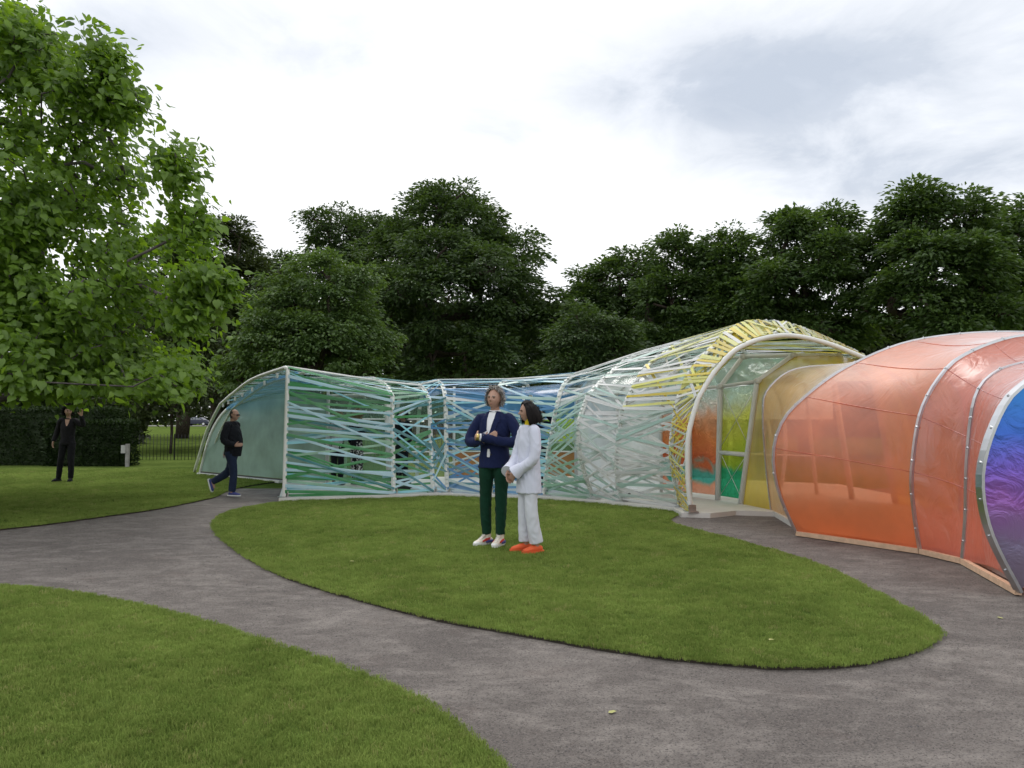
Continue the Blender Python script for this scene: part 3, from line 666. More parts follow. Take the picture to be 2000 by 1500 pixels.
# ================================================================== PAVILION
PAV = thing('pavilion', 'long winding pavilion of white arches, coloured plastic ribbons and translucent orange and yellow foil', 'pavilion', (0, 15, 0))
def ribbon_mat(name, col, clear=.25, rough=.25):
    m, t, out = new_mat(name); g = N(t, 'ShaderNodeNewGeometry')
    v = mixc(t, g.outputs['Random Per Island'], tuple(c*.9 for c in col), tuple(min(.95, c*1.1) for c in col))
    nz = noise_n(t, g.outputs['Position'], 2.0, 3); v = mixc(t, ramp(t, nz, ((.35, 0.), (.7, .22))), v, (.8, .84, .84))
    df = N(t, 'ShaderNodeBsdfDiffuse'); L(t, v, df.inputs[0]); tl = N(t, 'ShaderNodeBsdfTranslucent'); L(t, v, tl.inputs[0])
    a = N(t, 'ShaderNodeMixShader'); a.inputs[0].default_value = .45; L(t, df.outputs[0], a.inputs[1]); L(t, tl.outputs[0], a.inputs[2])
    tr = N(t, 'ShaderNodeBsdfTransparent'); tr.inputs[0].default_value = (*[min(1, c*.5+.5) for c in col], 1)
    b = N(t, 'ShaderNodeMixShader'); b.inputs[0].default_value = clear; L(t, a.outputs[0], b.inputs[1]); L(t, tr.outputs[0], b.inputs[2])
    gl = N(t, 'ShaderNodeBsdfGlossy'); gl.inputs['Roughness'].default_value = rough
    c = N(t, 'ShaderNodeMixShader'); L(t, schlick(t, .04), c.inputs[0]); L(t, b.outputs[0], c.inputs[1]); L(t, gl.outputs[0], c.inputs[2])
    L(t, c.outputs[0], out.inputs[0]); return m
RB = {
 'ice': ribbon_mat('ribbon_ice', (.60, .82, .97), .03), 'sky': ribbon_mat('ribbon_sky', (.38, .78, .88), .08),
 'green': ribbon_mat('ribbon_green', (.07, .40, .13), .25), 'pale_green': ribbon_mat('ribbon_pale_green', (.46, .70, .54), .25),
 'teal': ribbon_mat('ribbon_teal', (.10, .36, .40), .25), 'blue': ribbon_mat('ribbon_blue', (.12, .38, .66), .22),
 'aqua': ribbon_mat('ribbon_aqua', (.62, .82, .76), .22), 'white': ribbon_mat('ribbon_white', (.90, .92, .92), .12),
 'clear': ribbon_mat('ribbon_clear', (.74, .84, .81), .38), 'yellow': ribbon_mat('ribbon_yellow', (.85, .70, .06), .12),
 'lemon': ribbon_mat('ribbon_lemon', (.84, .84, .26), .12),
}
def uvec(a): a = R(a); return Vector((math.sin(a), math.cos(a), 0))
class Rib:
    def __init__(s, foot, ang, wall, roof, far, z0=.06):
        s.foot = Vector((foot.x, foot.y, 0)); s.u = uvec(ang)
        def P(q): return s.foot+s.u*q[0]+Vector((0, 0, max(q[1], z0)))
        w_ = smooth_poly([P(q) for q in wall], 6); r_ = smooth_poly([P(q) for q in roof], 6); f_ = smooth_poly([P(q) for q in far], 6)
        s.wall, s.roof, s.far = resample(w_, 41), resample(r_, 41), resample(f_, 21)
        s.full = s.wall+s.roof[1:]+s.far[1:]
        s.axis = Vector((s.u.y, -s.u.x, 0))
    def at(s, t):
        """t 0..1 up the near wall, 1..2 over the roof, 2..3 down the far wall"""
        seg = s.wall if t <= 1 else s.roof if t <= 2 else s.far; t = min(max(t-int(min(t, 2.999)) if t not in (1, 2) else 1.0, 0), 1)
        f = t*(len(seg)-1); i = min(int(f), len(seg)-2); return seg[i].lerp(seg[i+1], f-i)
    def tan(s, t): return (s.at(min(t+.02, 2.99))-s.at(max(t-.02, 0))).normalized()
    def out(s, t):
        n = s.tan(t).cross(s.axis).normalized()
        return n if n.dot(-s.u+Vector((0, 0, .6))) > 0 else -n
g = G
F0 = G(380, 925); N0 = G(555, 980)
RIBS = [
 Rib(N0, -32, [(0, 0), (-.05, 1.2), (-.11, 2.46)], [(-.11, 2.50), (2.49, 2.40), (4.3, 2.17), (5.88, 1.92)], [(5.88, 1.92), (7.48, 1.26), (8.4, .66), (9.25, 0)]),
 Rib(G(769, 973), -24, [(0, 0), (.10, .9), (.16, 1.98)], [(.16, 1.98), (.7, 2.22), (1.9, 2.42), (3.4, 2.34)], [(3.4, 2.34), (4.3, 1.6), (4.6, 0)]),
 Rib(G(846, 970), -18, [(0, 0), (.20, .9), (.42, 1.92)], [(.42, 1.92), (.95, 2.16), (2.0, 2.34), (3.6, 2.34)], [(3.6, 2.34), (4.5, 1.6), (4.8, 0)]),
 Rib(G(873, 970), -14, [(0, 0), (.10, .9), (.22, 1.94)], [(.22, 1.94), (.7, 2.25), (1.9, 2.38), (3.6, 2.36)], [(3.6, 2.36), (4.6, 1.6), (4.9, 0)]),
 Rib(G(958, 973), 12, [(0, 0), (.18, .95), (.40, 1.86)], [(.40, 1.86), (.9, 2.26), (2.0, 2.38), (3.8, 2.4)], [(3.8, 2.4), (4.7, 1.7), (5, 0)]),
 Rib(G(1062, 976), 30, [(0, 0), (.20, .93), (.52, 1.73)], [(.52, 1.73), (.92, 2.26), (1.8, 2.50), (3.6, 2.55)], [(3.6, 2.55), (4.6, 1.8), (4.9, 0)]),
 Rib(G(1160, 983), 44, [(0, 0), (-.36, .79), (-.43, 1.42), (-.14, 1.98)], [(-.14, 1.98), (.50, 2.38), (1.15, 2.71), (2.4, 2.98), (3.8, 2.8)], [(3.8, 2.8), (4.8, 2.0), (5.1, 1), (4.9, 0)]),
 Rib(G(1215, 988), 52, [(0, 0), (-.14, .80), (.02, 1.70)], [(.02, 1.70), (.52, 2.36), (.98, 2.66), (1.75, 3.03), (2.8, 3.14), (4.1, 2.8)], [(4.1, 2.8), (4.9, 2.0), (5.1, 1), (4.9, 0)]),
 Rib(G(1330, 1000), 68, [(0, 0), (-.17, .92), (-.08, 1.68)], [(-.08, 1.68), (.13, 2.19), (.56, 2.64), (1.18, 3.12), (1.9, 3.22), (2.65, 3.13), (4.2, 2.65)], [(4.2, 2.65), (4.9, 1.9), (5.2, .9), (5.1, 0)]),
 Rib(G(1350, 1010), 80, [(0, 0), (-.05, .65), (-.03, 1.27), (.14, 1.85)], [(.14, 1.85), (.46, 2.32), (.90, 2.69), (1.61, 2.87), (2.35, 2.76), (3.1, 2.5)], [(3.1, 2.5), (3.9, 2.0), (4.35, 1.1), (4.3, 0)]),
]
# ---- floor slab: a pale sheet that runs a hand's breadth outside the arch feet
front = [r.foot-r.u*.16 for r in RIBS]; front[0] = RIBS[0].foot-RIBS[0].u*.12-Vector((.12, .05, 0))
slab = front[:]+[Vector((3.05, 11.9, 0)), Vector((3.55, 12.25, 0)), Vector((4.1, 12.1, 0)), Vector((3.82, 10.05, 0)), Vector((4.72, 8.64, 0)), Vector((4.84, 8.02, 0)), Vector((4.5, 6.72, 0))]
slab += [Vector(p) for p in ((7, 6.6, 0), (7.4, 9, 0), (9, 10, 0), (7.4, 13, 0), (7.4, 17.5, 0), (4.5, 19.6, 0), (0, 20.2, 0), (-3, 19.6, 0), (-5.55, 18.85, 0))]
def prism(name, P, z0, z1, mat):
    n = len(P); V = [(p.x, p.y, z) for z in (z0, z1) for p in P]
    return mesh_py(name, V, [tuple(range(n-1, -1, -1)), tuple(range(n, 2*n))]+[(i, (i+1) % n, n+(i+1) % n, n+i) for i in range(n)], mat)
link('floor_slab', prism('floor_slab', slab, -.01, .075, M['slab']), PAV)
# ---- outer arches
def strip_sweep(pts, wid, th, axis):
    """flat bar swept along pts: wid along axis, th across"""
    V = []; F = []; m = len(pts)
    for i, p in enumerate(pts):
        t_ = (pts[min(i+1, m-1)]-pts[max(i-1, 0)]).normalized(); n_ = t_.cross(axis).normalized()
        for a, b in ((-1, -1), (1, -1), (1, 1), (-1, 1)): V.append(p+axis*(a*wid/2)+n_*(b*th/2))
    for i in range(m-1):
        for k in range(4): F.append((i*4+k, i*4+(k+1) % 4, i*4+4+(k+1) % 4, i*4+4+k))
    F += [(3, 2, 1, 0), tuple(range(m*4-4, m*4))]
    return V, F
for i, r in enumerate(RIBS):
    if i in (0, 9):
        mb = MB(); mb.tube(r.full, .040, 10); o = link('arch', mb.mesh('arch', M['white_paint'], True), PAV)
    else:
        mb = MB(); mb.add(*strip_sweep(r.full, .085, .022, r.axis)); o = link('arch', mb.mesh('arch', M['rib_white']), PAV)
        mb = MB()
        for k in range(46):
            t_ = .04+k*.042; p = r.at(t_); mb.box(p+r.out(t_)*.025, .045, .035, .06, r.axis, r.out(t_), r.tan(t_))
        c = sub('cleats', mb.mesh('cleats', M['rib_white']), o); c['kind'] = 'stuff'
    mb = MB(); mb.box(r.foot+Vector((0, 0, .085)), .22, .16, .02, r.axis, r.u); mb.box(r.foot+r.axis*.05+Vector((0, 0, .14)), .02, .12, .11, r.axis, r.u)
    c = sub('foot_plate', mb.mesh('foot_plate', M['steel']), o)
# ---- ribbons
ROOFM = {}
n_rib = [0]; LIMIT = 300
def ribbon(a, b, wa, wb, na, nb, w_, mat):
    d = (b-a).normalized()
    V = []
    for p, wd, nn in ((a, wa, na), (b, wb, nb)):
        x = wd-d*wd.dot(d)
        if x.length < .05: x = nn.cross(d)
        x.normalize(); y = d.cross(x).normalized()*.0016
        V += [p-x*w_/2-y, p+x*w_/2-y, p+x*w_/2+y, p-x*w_/2+y]
    F = [(0, 1, 2, 3), (7, 6, 5, 4), (0, 4, 5, 1), (1, 5, 6, 2), (2, 6, 7, 3), (3, 7, 4, 0)]
    if n_rib[0] < LIMIT: n_rib[0] += 1; link('ribbon', mesh_py('ribbon', V, F, RB[mat]), PAV)
    else: ROOFM.setdefault(mat, MB()).add(V, F)
def lace(A, B, t0, t1, n, cols, jit, wid, seed, cross=.5, layer=.05, long=0):
    """a band goes to and fro between two arches; now and then it crosses over several steps"""
    rs = random.Random(seed); step = (t1-t0)/n; cur = t0
    for k in range(n):
        ta = t0+step*(k+rs.uniform(-jit, jit)); tb = t0+step*(k+1+rs.uniform(-jit, jit)) if k % 2 else t0+step*(k-rs.uniform(-jit, jit))
        if rs.random() < long: tb = ta+rs.choice((-1, 1))*rs.uniform(.08, .32)
        ta, tb = min(max(ta, t0), t1), min(max(tb, t0), t1)
        lay = rs.choice((1, 1, -1))*layer*rs.uniform(.6, 1.1)
        ca = rs.choice(cols); w_ = wid*rs.uniform(.75, 1.2)
        ribbon(A.at(ta)+A.out(ta)*lay, B.at(tb)+B.out(tb)*lay, A.tan(ta), B.tan(tb), A.out(ta), B.out(tb), w_, ca)
C_ = {0: ['ice', 'ice', 'sky', 'ice', 'green', 'green', 'green', 'green', 'pale_green', 'teal'], 1: ['ice', 'green', 'green', 'green', 'teal', 'sky'], 2: ['sky', 'teal', 'blue', 'teal', 'ice'],
      3: ['blue', 'blue', 'teal', 'sky', 'blue', 'clear'], 4: ['blue', 'sky', 'aqua', 'teal', 'aqua'], 5: ['aqua', 'aqua', 'aqua', 'clear', 'pale_green'],
      6: ['clear', 'white', 'white', 'clear', 'aqua'], 7: ['white', 'clear', 'white', 'white', 'aqua', 'clear'], 8: ['yellow', 'yellow', 'lemon', 'white', 'yellow', 'clear']}
walls = {0: (46, .40, .050), 1: (34, .45, .046), 7: (46, .45, .045), 6: (40, .45, .045), 5: (42, .4, .046), 4: (42, .5, .046), 3: (40, .5, .046), 8: (70, .5, .030), 2: (24, .5, .042)}
for b, (n, j, w_) in walls.items(): lace(RIBS[b], RIBS[b+1], .02, 1.0, n, C_[b], j*2.2, w_, 100+b, long=.85 if b == 8 else .68)
RC = {0: ['ice', 'ice', 'green', 'pale_green', 'white', 'pale_green'], 1: ['ice', 'green', 'sky', 'pale_green'], 2: ['sky', 'ice', 'blue'], 3: ['sky', 'blue', 'ice', 'blue', 'white'], 4: ['sky', 'blue', 'aqua', 'ice'],
      5: ['aqua', 'clear', 'white', 'aqua'], 6: ['white', 'clear', 'aqua', 'white'], 7: ['white', 'lemon', 'white', 'lemon', 'yellow', 'clear'], 8: ['yellow', 'lemon', 'lemon', 'yellow', 'lemon', 'white']}
roofs = {0: (56, .055), 8: (110, .055), 7: (96, .055), 6: (46, .055), 5: (36, .055), 1: (22, .06), 3: (26, .06), 4: (26, .06), 2: (16, .05)}
for b, (n, w_) in roofs.items(): lace(RIBS[b], RIBS[b+1], 1.0, 1.97, n, RC[b], .9, w_, 200+b, long=.3)
for k, (m_, mb) in enumerate(ROOFM.items()):
    o = link('roof_ribbons', mb.mesh('roof_ribbons', RB[m_]), PAV); o['kind'] = 'stuff'
# long thin cords between arches over the tops
for (i, j, ti, tj) in ((0, 1, 1.0, 1.25), (1, 2, 1.25, 1.25), (2, 3, 1.3, 1.3), (3, 4, 1.35, 1.35), (4, 5, 1.35, 1.3), (5, 6, 1.35, 1.5), (6, 7, 1.5, 1.6), (7, 8, 1.65, 1.55), (8, 9, 1.6, 1.5)):
    a, b = RIBS[i].at(ti)+Vector((0, 0, .04)), RIBS[j].at(tj)+Vector((0, 0, .04)); mb = MB(); mb.tube([a, b], .022, 6); link('ridge_tube', mb.mesh('ridge_tube', M['white_paint'], True), PAV)

# ---- films
FM = {
 'orange': film('film_orange', (.98, .48, .30), (.84, .22, .075), .64, .44, .28, 3.2, .09, trans=.5),
 'salmon': film('film_salmon', (.98, .46, .34), (.78, .21, .14), .66, .34, .55, 4.2, .12, trans=.5),
 'yellow': film('film_yellow', (.92, .78, .20), (.60, .47, .07), .72, .3, .12, 4, .05),
 'tan': film('film_tan', (.95, .72, .38), (.70, .45, .18), .72, .3, .3, 5, .06),
 'frost': film('film_frost', (.62, .78, .72), (.22, .335, .285), .93, .45, .05, 3, .03, trans=.45),
 'white': film('film_white', (.9, .93, .93), (.88, .90, .90), .84, .4, .08, 3, .03, trans=.6),
 'blue': film('film_blue', (.30, .58, .85), (.10, .34, .66), .55, .2, .12, 4, .05, trans=.7),
 'clear': film('film_clear', (.90, .96, .93), (.5, .56, .52), .10, .12, .25, 6, .05),
 'mint': film('film_mint', (.78, .98, .90), (.66, .95, .84), .60, .12, .5, 6, .12, trans=.8),
 'greenish': film('film_green', (.45, .66, .5), (.16, .30, .2), .38, .2, .1, 4, .03),
 'brown': film('film_brown', (.86, .50, .28), (.48, .20, .08), .55, .3, .15, 4, .04),
}
DM = {
 'violet': dichroic('foil_violet', ((.0, (.34, .34, .42)), (.26, (.36, .36, .60)), (.42, (.42, .20, .68)), (.54, (.22, .16, .70)), (.68, (.07, .18, .66)), (1, (.05, .30, .66))), .06, .2, .9, .16, 3.5, (-.1, 2.0), .40),  # grey foot and blue top: mirrored ground and sky painted into the colour
 'fire': dichroic('foil_fire', ((.0, (.95, .50, .36)), (.10, (.9, .40, .25)), (.15, (.10, .50, .42)), (.24, (.14, .5, .45)), (.30, (.75, .18, .08)), (.50, (.97, .32, .12)), (.66, (.98, .48, .28)), (.74, (.95, .72, .62)), (.85, (.75, .85, .80)), (1, (.6, .92, .80))), .22, .12, 2.0, 1.0, 6, (.1, 2.3), .62),
 'acid': dichroic('foil_acid', ((.0, (.05, .48, .24)), (.24, (.06, .52, .28)), (.29, (.40, .58, .06)), (.50, (.72, .80, .10)), (.66, (.85, .88, .18)), (.78, (.75, .82, .5)), (.9, (.70, .92, .82)), (1, (.8, .92, .9))), .25, .10, 2.0, 1.0, 6, (.1, 2.3), .6),
 'lime_foil': dichroic('foil_lime', ((.2, (.35, .70, .10)), (.5, (.62, .80, .10)), (.8, (.75, .70, .12))), .15, .1, 2.5, .9, 9, None, .55),
}
def sheet(name, A, B, mat, m=10, sag=0.0, up=Vector((0, 0, 1)), parent=None):
    """foil stretched between two edge lines with equal numbers of points"""
    n = len(A); V = []
    for j in range(m+1):
        f = j/m
        for i in range(n):
            p = A[i].lerp(B[i], f)
            if sag:
                c = sag[i] if isinstance(sag, list) else up*sag
                p = p+c*math.sin(math.pi*f)
            V.append(p)
    F = [(j*n+i, j*n+i+1, (j+1)*n+i+1, (j+1)*n+i) for j in range(m) for i in range(n-1)]
    return link(name, mesh_py(name, V, F, FM.get(mat) or DM[mat], True), PAV)
def ring_pts(foot, ang, half, C, n=61, bottom=.04):
    u = uvec(ang); pts = [(s, max(z, bottom)) for s, z in half]; pts = pts+[(2*C-s, z) for s, z in reversed(pts) if s < C-1e-6]
    return resample(smooth_poly([Vector((foot.x, foot.y, 0))+u*s+Vector((0, 0, z)) for s, z in pts], 8), n)
RING = [
 ring_pts(G(1507, 1005), 90, [(0, 0), (-.08, .86), (-.11, 1.68), (-.02, 2.01), (.39, 2.32), (1.14, 2.40), (1.5, 2.41)], 1.5),
 ring_pts(G(1555, 1047), 88, [(0, 0), (-.22, .57), (-.285, 1.04), (-.18, 1.44), (.07, 1.74), (.61, 2.14), (1.36, 2.48), (2.05, 2.62), (2.9, 2.67)], 2.9),
 ring_pts(G(1797, 1083), 88, [(0, 0), (-.06, .5), (-.07, .93), (.06, 1.61), (.36, 2.08), (.66, 2.28), (1.01, 2.41), (1.24, 2.455), (1.9, 2.52)], 1.9),
 ring_pts(G(1880, 1103), 90, [(0, 0), (.05, .5), (.08, 1.07), (.18, 1.71), (.38, 1.98), (.71, 2.10), (1.5, 2.22)], 1.5),
 ring_pts(G(1990, 1165), 90, [(0, 0), (-.23, .52), (-.30, .93), (-.24, 1.27), (-.08, 1.62), (.10, 1.80), (.5, 2.05), (1.2, 2.2)], 1.2),
]
octp = lambda foot, ang, pts: [Vector((foot.x, foot.y, 0))+uvec(ang)*s+Vector((0, 0, z)) for s, z in pts]
O1 = octp(G(1447, 993), 88, [(0, .07), (.32, 2.18), (.95, 2.62), (1.75, 2.62), (2.38, 2.18), (2.7, .07)])
O2 = octp(G(1402, 985), 86, [(0, .07), (.08, 2.12), (.50, 2.66), (1.6, 2.70), (2.2, 2.2), (2.5, .07)])
O3 = octp(Vector((3.36, 14.55, 0)), 80, [(0, .07), (.02, 2.10), (.50, 2.66), (1.6, 2.72), (2.4, 2.2), (2.6, .07)])
O4 = octp(Vector((2.95, 15.25, 0)), 62, [(0, .07), (.0, 2.08), (.55, 2.60), (1.8, 2.68), (2.8, 2.2), (3.2, .07)])
O5 = octp(Vector((2.15, 15.80, 0)), 48, [(0, .07), (.0, 2.05), (.6, 2.5), (2.0, 2.6), (3.0, 2.1), (3.6, .07)])
O6 = octp(Vector((1.35, 16.25, 0)), 34, [(0, .07), (.0, 2.02), (.6, 2.4), (2.0, 2.5), (3.0, 2.0), (3.4, .07)])
OCT = [O1, O2, O3, O4, O5, O6]
for i, Pp in enumerate(OCT):
    mb = MB(); mb.tube(Pp, .052 if i < 2 else .036, 10); 
    for q in Pp[1:-1]: mb.tube([q-Vector((0, .055, 0)), q+Vector((0, .055, 0))], .06 if i < 2 else .04, 8)
    link('portal_frame', mb.mesh('portal_frame', M['white_paint'], True), PAV)
for a, b in zip(OCT, OCT[1:]):
    for k in (1, 2, 3):
        mb = MB(); mb.tube([a[k], b[k]], .03, 8); link('purlin', mb.mesh('purlin', M['white_paint'], True), PAV)
# door leaf between the two first posts: crossbar and thin bracing wires
mb = MB(); mb.tube([O2[0].lerp(O2[1], .42), O1[0].lerp(O1[1], .40)], .04, 8); link('door_bar', mb.mesh('door_bar', M['white_paint'], True), PAV)
for a, b, c, d in ((.43, .03, .03, .41), (.03, .41, .43, .03), (.46, .98, .98, .44), (.98, .46, .46, .98)):
    mb = MB(); mb.tube([O2[0].lerp(O2[1], a)-Vector((0, .06, 0)), O1[0].lerp(O1[1], c)-Vector((0, .06, 0))], .006, 5); link('brace_wire', mb.mesh('brace_wire', M['steel'], True), PAV)
def wallq(name, a, b, k0, k1, mat, lo=0.0, hi=1.0, inset=.06, sag=.04, n=9):
    e = Vector((.06, .10, 0)).normalized()*inset
    A = resample([a[k0].lerp(a[k1], lo)+e, a[k0].lerp(a[k1], hi)+e], n); B = resample([b[k0].lerp(b[k1], lo)+e, b[k0].lerp(b[k1], hi)+e], n)
    return sheet(name, A, B, mat, 8, [e.normalized()*(-sag)*math.sin(math.pi*i/(n-1)) for i in range(n)])
wallq('foil_panel', O1, O2, 0, 1, 'acid', .04, .98); wallq('foil_panel', O2, O3, 0, 1, 'fire', .04, .98)
for k, nm in ((1, 'mint'), (2, 'mint'), (3, 'mint')):
    wallq('roof_foil', O1, O2, k, k+1, nm, .04, .96); wallq('roof_foil', O2, O3, k, k+1, nm, .04, .96); wallq('roof_foil', O3, O4, k, k+1, 'mint' if k == 1 else 'clear', .04, .96)
wallq('foil_panel', O3, O4, 0, 1, 'fire', .04, .98)
wallq('foil_panel', O4, O5, 0, 1, 'white', .03, .98, sag=.10); wallq('foil_panel', O5, O6, 0, 1, 'white', .03, .98, sag=.10)
wallq('roof_foil', O4, O5, 1, 2, 'white', .04, .96); wallq('roof_foil', O5, O6, 1, 2, 'white', .04, .96); wallq('roof_foil', O4, O5, 2, 3, 'clear', .04, .96); wallq('roof_foil', O5, O6, 2, 3, 'clear', .04, .96)
# yellow throat: first portal frame -> thin ring -> big orange ring
e1 = resample(O1, 61); e0 = RING[0]
sheet('yellow_foil', [p+Vector((.03, -.04, 0)) for p in e1], e0, 'yellow', 6); 
def radial(Pts, C, k): return [(Vector((C.x, p.y, C.z))-p).normalized()*k for p in Pts]
def ctr(Pts): return Vector((sum(p.x for p in Pts)/len(Pts), 0, .9))
sheet('tan_foil', RING[0], RING[1], 'tan', 12, radial(RING[0], ctr(RING[0]), .10))
sheet('orange_foil', RING[1], RING[2], 'orange', 14, radial(RING[1], ctr(RING[1]), .07))
sheet('orange_foil', RING[2], RING[3], 'salmon', 10, radial(RING[2], ctr(RING[2]), .05))
sheet('orange_foil', RING[3], RING[4], 'salmon', 12, radial(RING[3], ctr(RING[3]), .10))
for a, b, nm in ((1, 2, 'orange'), (2, 3, 'salmon'), (3, 4, 'salmon')):      # welded seams along the foil
    for i in (7, 12, 17, 22):
        cc = radial(RING[a], ctr(RING[a]), {1: .07, 2: .05, 3: .10}[a]-.004)[i]
        mb = MB(); mb.tube([RING[a][i].lerp(RING[b][i], f/8)+cc*math.sin(math.pi*f/8) for f in range(9)], .0045, 5); link('seam', mb.mesh('seam', FM[nm], True), PAV)
for i, Pp in enumerate(RING):
    mb = MB(); mb.add(*strip_sweep(Pp, .012, .05, Vector((0, 1, 0)))); 
    wd = (.02, .055, .05, .045, .09)[i]; mb = MB(); mb.add(*strip_sweep(Pp, wd if i == 4 else .05, .026, Vector((0, 1, 0)))); ro = link('ring', mb.mesh('ring', M['steel']), PAV)
    mb = MB(); c = ctr(Pp)
    for p in Pp[2:-2:3]:
        n_ = (p-Vector((c.x, p.y, c.z))).normalized(); mb.tube([p+n_*.012, p+n_*.022], .012, 6); mb.tube([p+Vector((0, -.024, 0)), p+Vector((0, -.034, 0))], .010, 6)
    s_ = sub('bolts', mb.mesh('bolts', M['steel']), ro); s_['kind'] = 'stuff'
# end wall of violet foil, set into the last ring
R4 = RING[4]; c4 = Vector((R4[30].x, R4[0].y, 1.0)); V = [c4+Vector((0, -.10, 0))]; nr = 10; n = len(R4)
for j in range(1, nr+1):
    for p in R4:
        f = j/nr; q = c4.lerp(p+Vector((0, .012, 0)), f*.995); q.y -= .10*(1-f*f); V.append(q)
F = [(0, 1+i, 2+i) for i in range(n-1)]+[(1+(j-1)*n+i, 1+j*n+i, 1+j*n+i+1, 1+(j-1)*n+i+1) for j in range(1, nr) for i in range(n-1)]
o = link('end_foil', mesh_py('end_foil', V, F, DM['violet'], True), PAV); o['label'] = 'shiny blue and violet foil closing the end of the orange tunnel'
# plywood sill under the orange foil
sill = [RING[1][0], RING[2][0], RING[3][0], RING[4][0]]
for a, b in zip(sill, sill[1:]):
    d = (b-a).normalized(); mb = MB(); mb.box((a+b)/2*1.0-Vector((0, 0, .002))-Vector((d.y, -d.x, 0))*.0, (b-a).length-.02, .05, .055, d, Vector((-d.y, d.x, 0))); link('sill', mb.mesh('sill', M['ply']), PAV)
# ---- left entrance: frosted side wall behind the sloping portal, inner frame, far walls
I0, I1, I2 = G(391, 927), G(552, 943), Vector((-4.25, 17.75, 0))
wallz = lambda p, z: Vector((p.x, p.y, z))
inner = [wallz(I0, .06)]+[wallz(I1, 0)+(I0-I1).normalized()*s+Vector((0, 0, z)) for s, z in ((3.77, 1.12), (2.91, 1.79), (1.81, 2.04), (0, 2.30))]
top = resample(smooth_poly(inner, 4), 40); bot = [wallz(I0, .10).lerp(wallz(I1, .10), min(1, max(0, ((p-wallz(I0, p.z)).length)/((I1-I0).length)))) for p in top]
sheet('frosted_foil', bot, top, 'frost', 10)
A = resample([wallz(I1, .08), wallz(I1, 2.30)], 9); B = resample([wallz(I2, .08), wallz(I2, 2.1)], 9); sheet('frosted_foil', A, B, 'frost', 6)
mb = MB(); mb.tube(smooth_poly(inner, 4), .045, 8); link('portal_frame', mb.mesh('portal_frame', M['rib_white'], True), PAV)
for f in (.12, .28, .45, .6, .72, .84, .94):     # spacers between the outer and the inner frame of the entrance
    p = RIBS[0].roof[0].lerp(RIBS[0].roof[-1], f); q = min(top, key=lambda t: abs(t.x-p.x)+.2*abs(t.z-p.z)); 
    mb = MB(); mb.box(p-Vector((0, 0, .06)), .07, .03, .09, RIBS[0].u, RIBS[0].axis); link('spacer', mb.mesh('spacer', M['rib_white']), PAV)
mb = MB(); mb.box((I0+I1)/2+Vector((0, 0, .075)), (I1-I0).length, .03, .035, (I1-I0).normalized(), Vector((-(I1-I0).normalized().y, (I1-I0).normalized().x, 0))); link('sill', mb.mesh('sill', M['dark_metal']), PAV)
mb = MB(); mb.box((I0+I1)/2+Vector((-.03, -.05, .03)), (I1-I0).length, .10, .06, (I1-I0).normalized(), Vector((-(I1-I0).normalized().y, (I1-I0).normalized().x, 0))); link('sill', mb.mesh('sill', M['white_paint']), PAV)
# second tube of the entrance roof with blue foil between
ru = [RIBS[0].roof[i] for i in range(0, 41, 2)]
lowr = [Vector((p.x, p.y, p.z)) for p in resample([wallz(I1, 2.32)+Vector((1.2, -.9, .02)), wallz(I1, 2.28), inner[3], inner[2]], 21)]
sheet('blue_foil', [p+Vector((.12, .1, -.08)) for p in ru], lowr, 'blue', 6)
mb = MB(); mb.tube([p+RIBS[0].axis*.30-Vector((0, 0, .10)) for p in RIBS[0].roof+RIBS[0].far[1:-3]], .03, 8); link('portal_frame', mb.mesh('portal_frame', M['rib_white'], True), PAV)
J = [wallz(I2, .07), wallz(I2, 2.08), Vector((-2.55, 15.55, 2.02)), Vector((-2.45, 15.4, .07))]
mb = MB(); mb.tube(J, .045, 8); link('portal_frame', mb.mesh('portal_frame', M['white_paint'], True), PAV)
FW = [Vector((-4.25, 17.75, 0)), Vector((-3.1, 19.35, 0)), Vector((-1.5, 19.9, 0)), Vector((.3, 19.9, 0)), Vector((2.0, 19.8, 0)), Vector((4.4, 19.2, 0)), Vector((7.1, 17.0, 0))]
cols = [('greenish', 'greenish', 'greenish'), ('clear', 'clear', 'greenish'), ('brown', 'greenish', 'blue'), ('brown', 'greenish', 'blue'), ('brown', 'greenish', 'blue'), ('clear', 'clear', 'white')]
zz = (.08, .72, 1.55, 2.34)
for (a, b), cc in zip(zip(FW, FW[1:]), cols):
    for k in range(3):
        A = resample([wallz(a, zz[k]+.01), wallz(a, zz[k+1]-.01)], 5); B = resample([wallz(b, zz[k]+.01), wallz(b, zz[k+1]-.01)], 5); sheet('wall_foil', A, B, cc[k], 6)
    mb = MB(); mb.tube([wallz(a, .07), wallz(a, 2.4)], .035, 8); link('inner_post', mb.mesh('inner_post', M['rib_white'], True), PAV)
    for z in zz[1:]:
        mb = MB(); mb.tube([wallz(a, z), wallz(b, z)], .018, 6); link('inner_rail', mb.mesh('inner_rail', M['rib_white'], True), PAV)
# loose bright foil curtain inside, seen through the aqua ribbons
A = resample([at(1015, 872, 18), at(1015, 835, 18)], 7); B = resample([at(1150, 872, 17.6), at(1150, 822, 17.6)], 7); sheet('foil_curtain', A, B, 'lime_foil', 10, Vector((0, -.12, 0)).length)
# inner roof foil under the ribbons
rf = {0: 'clear', 1: 'greenish', 2: 'blue', 3: 'blue', 4: 'blue', 5: 'clear', 6: 'clear'}
for b, m_ in rf.items():
    A = [p-RIBS[b].out(1.5)*.16 for p in RIBS[b].roof[6:36:2]]; B = [p-RIBS[b+1].out(1.5)*.16 for p in RIBS[b+1].roof[6:36:2]]
    sheet('roof_foil', A, B, m_, 6)
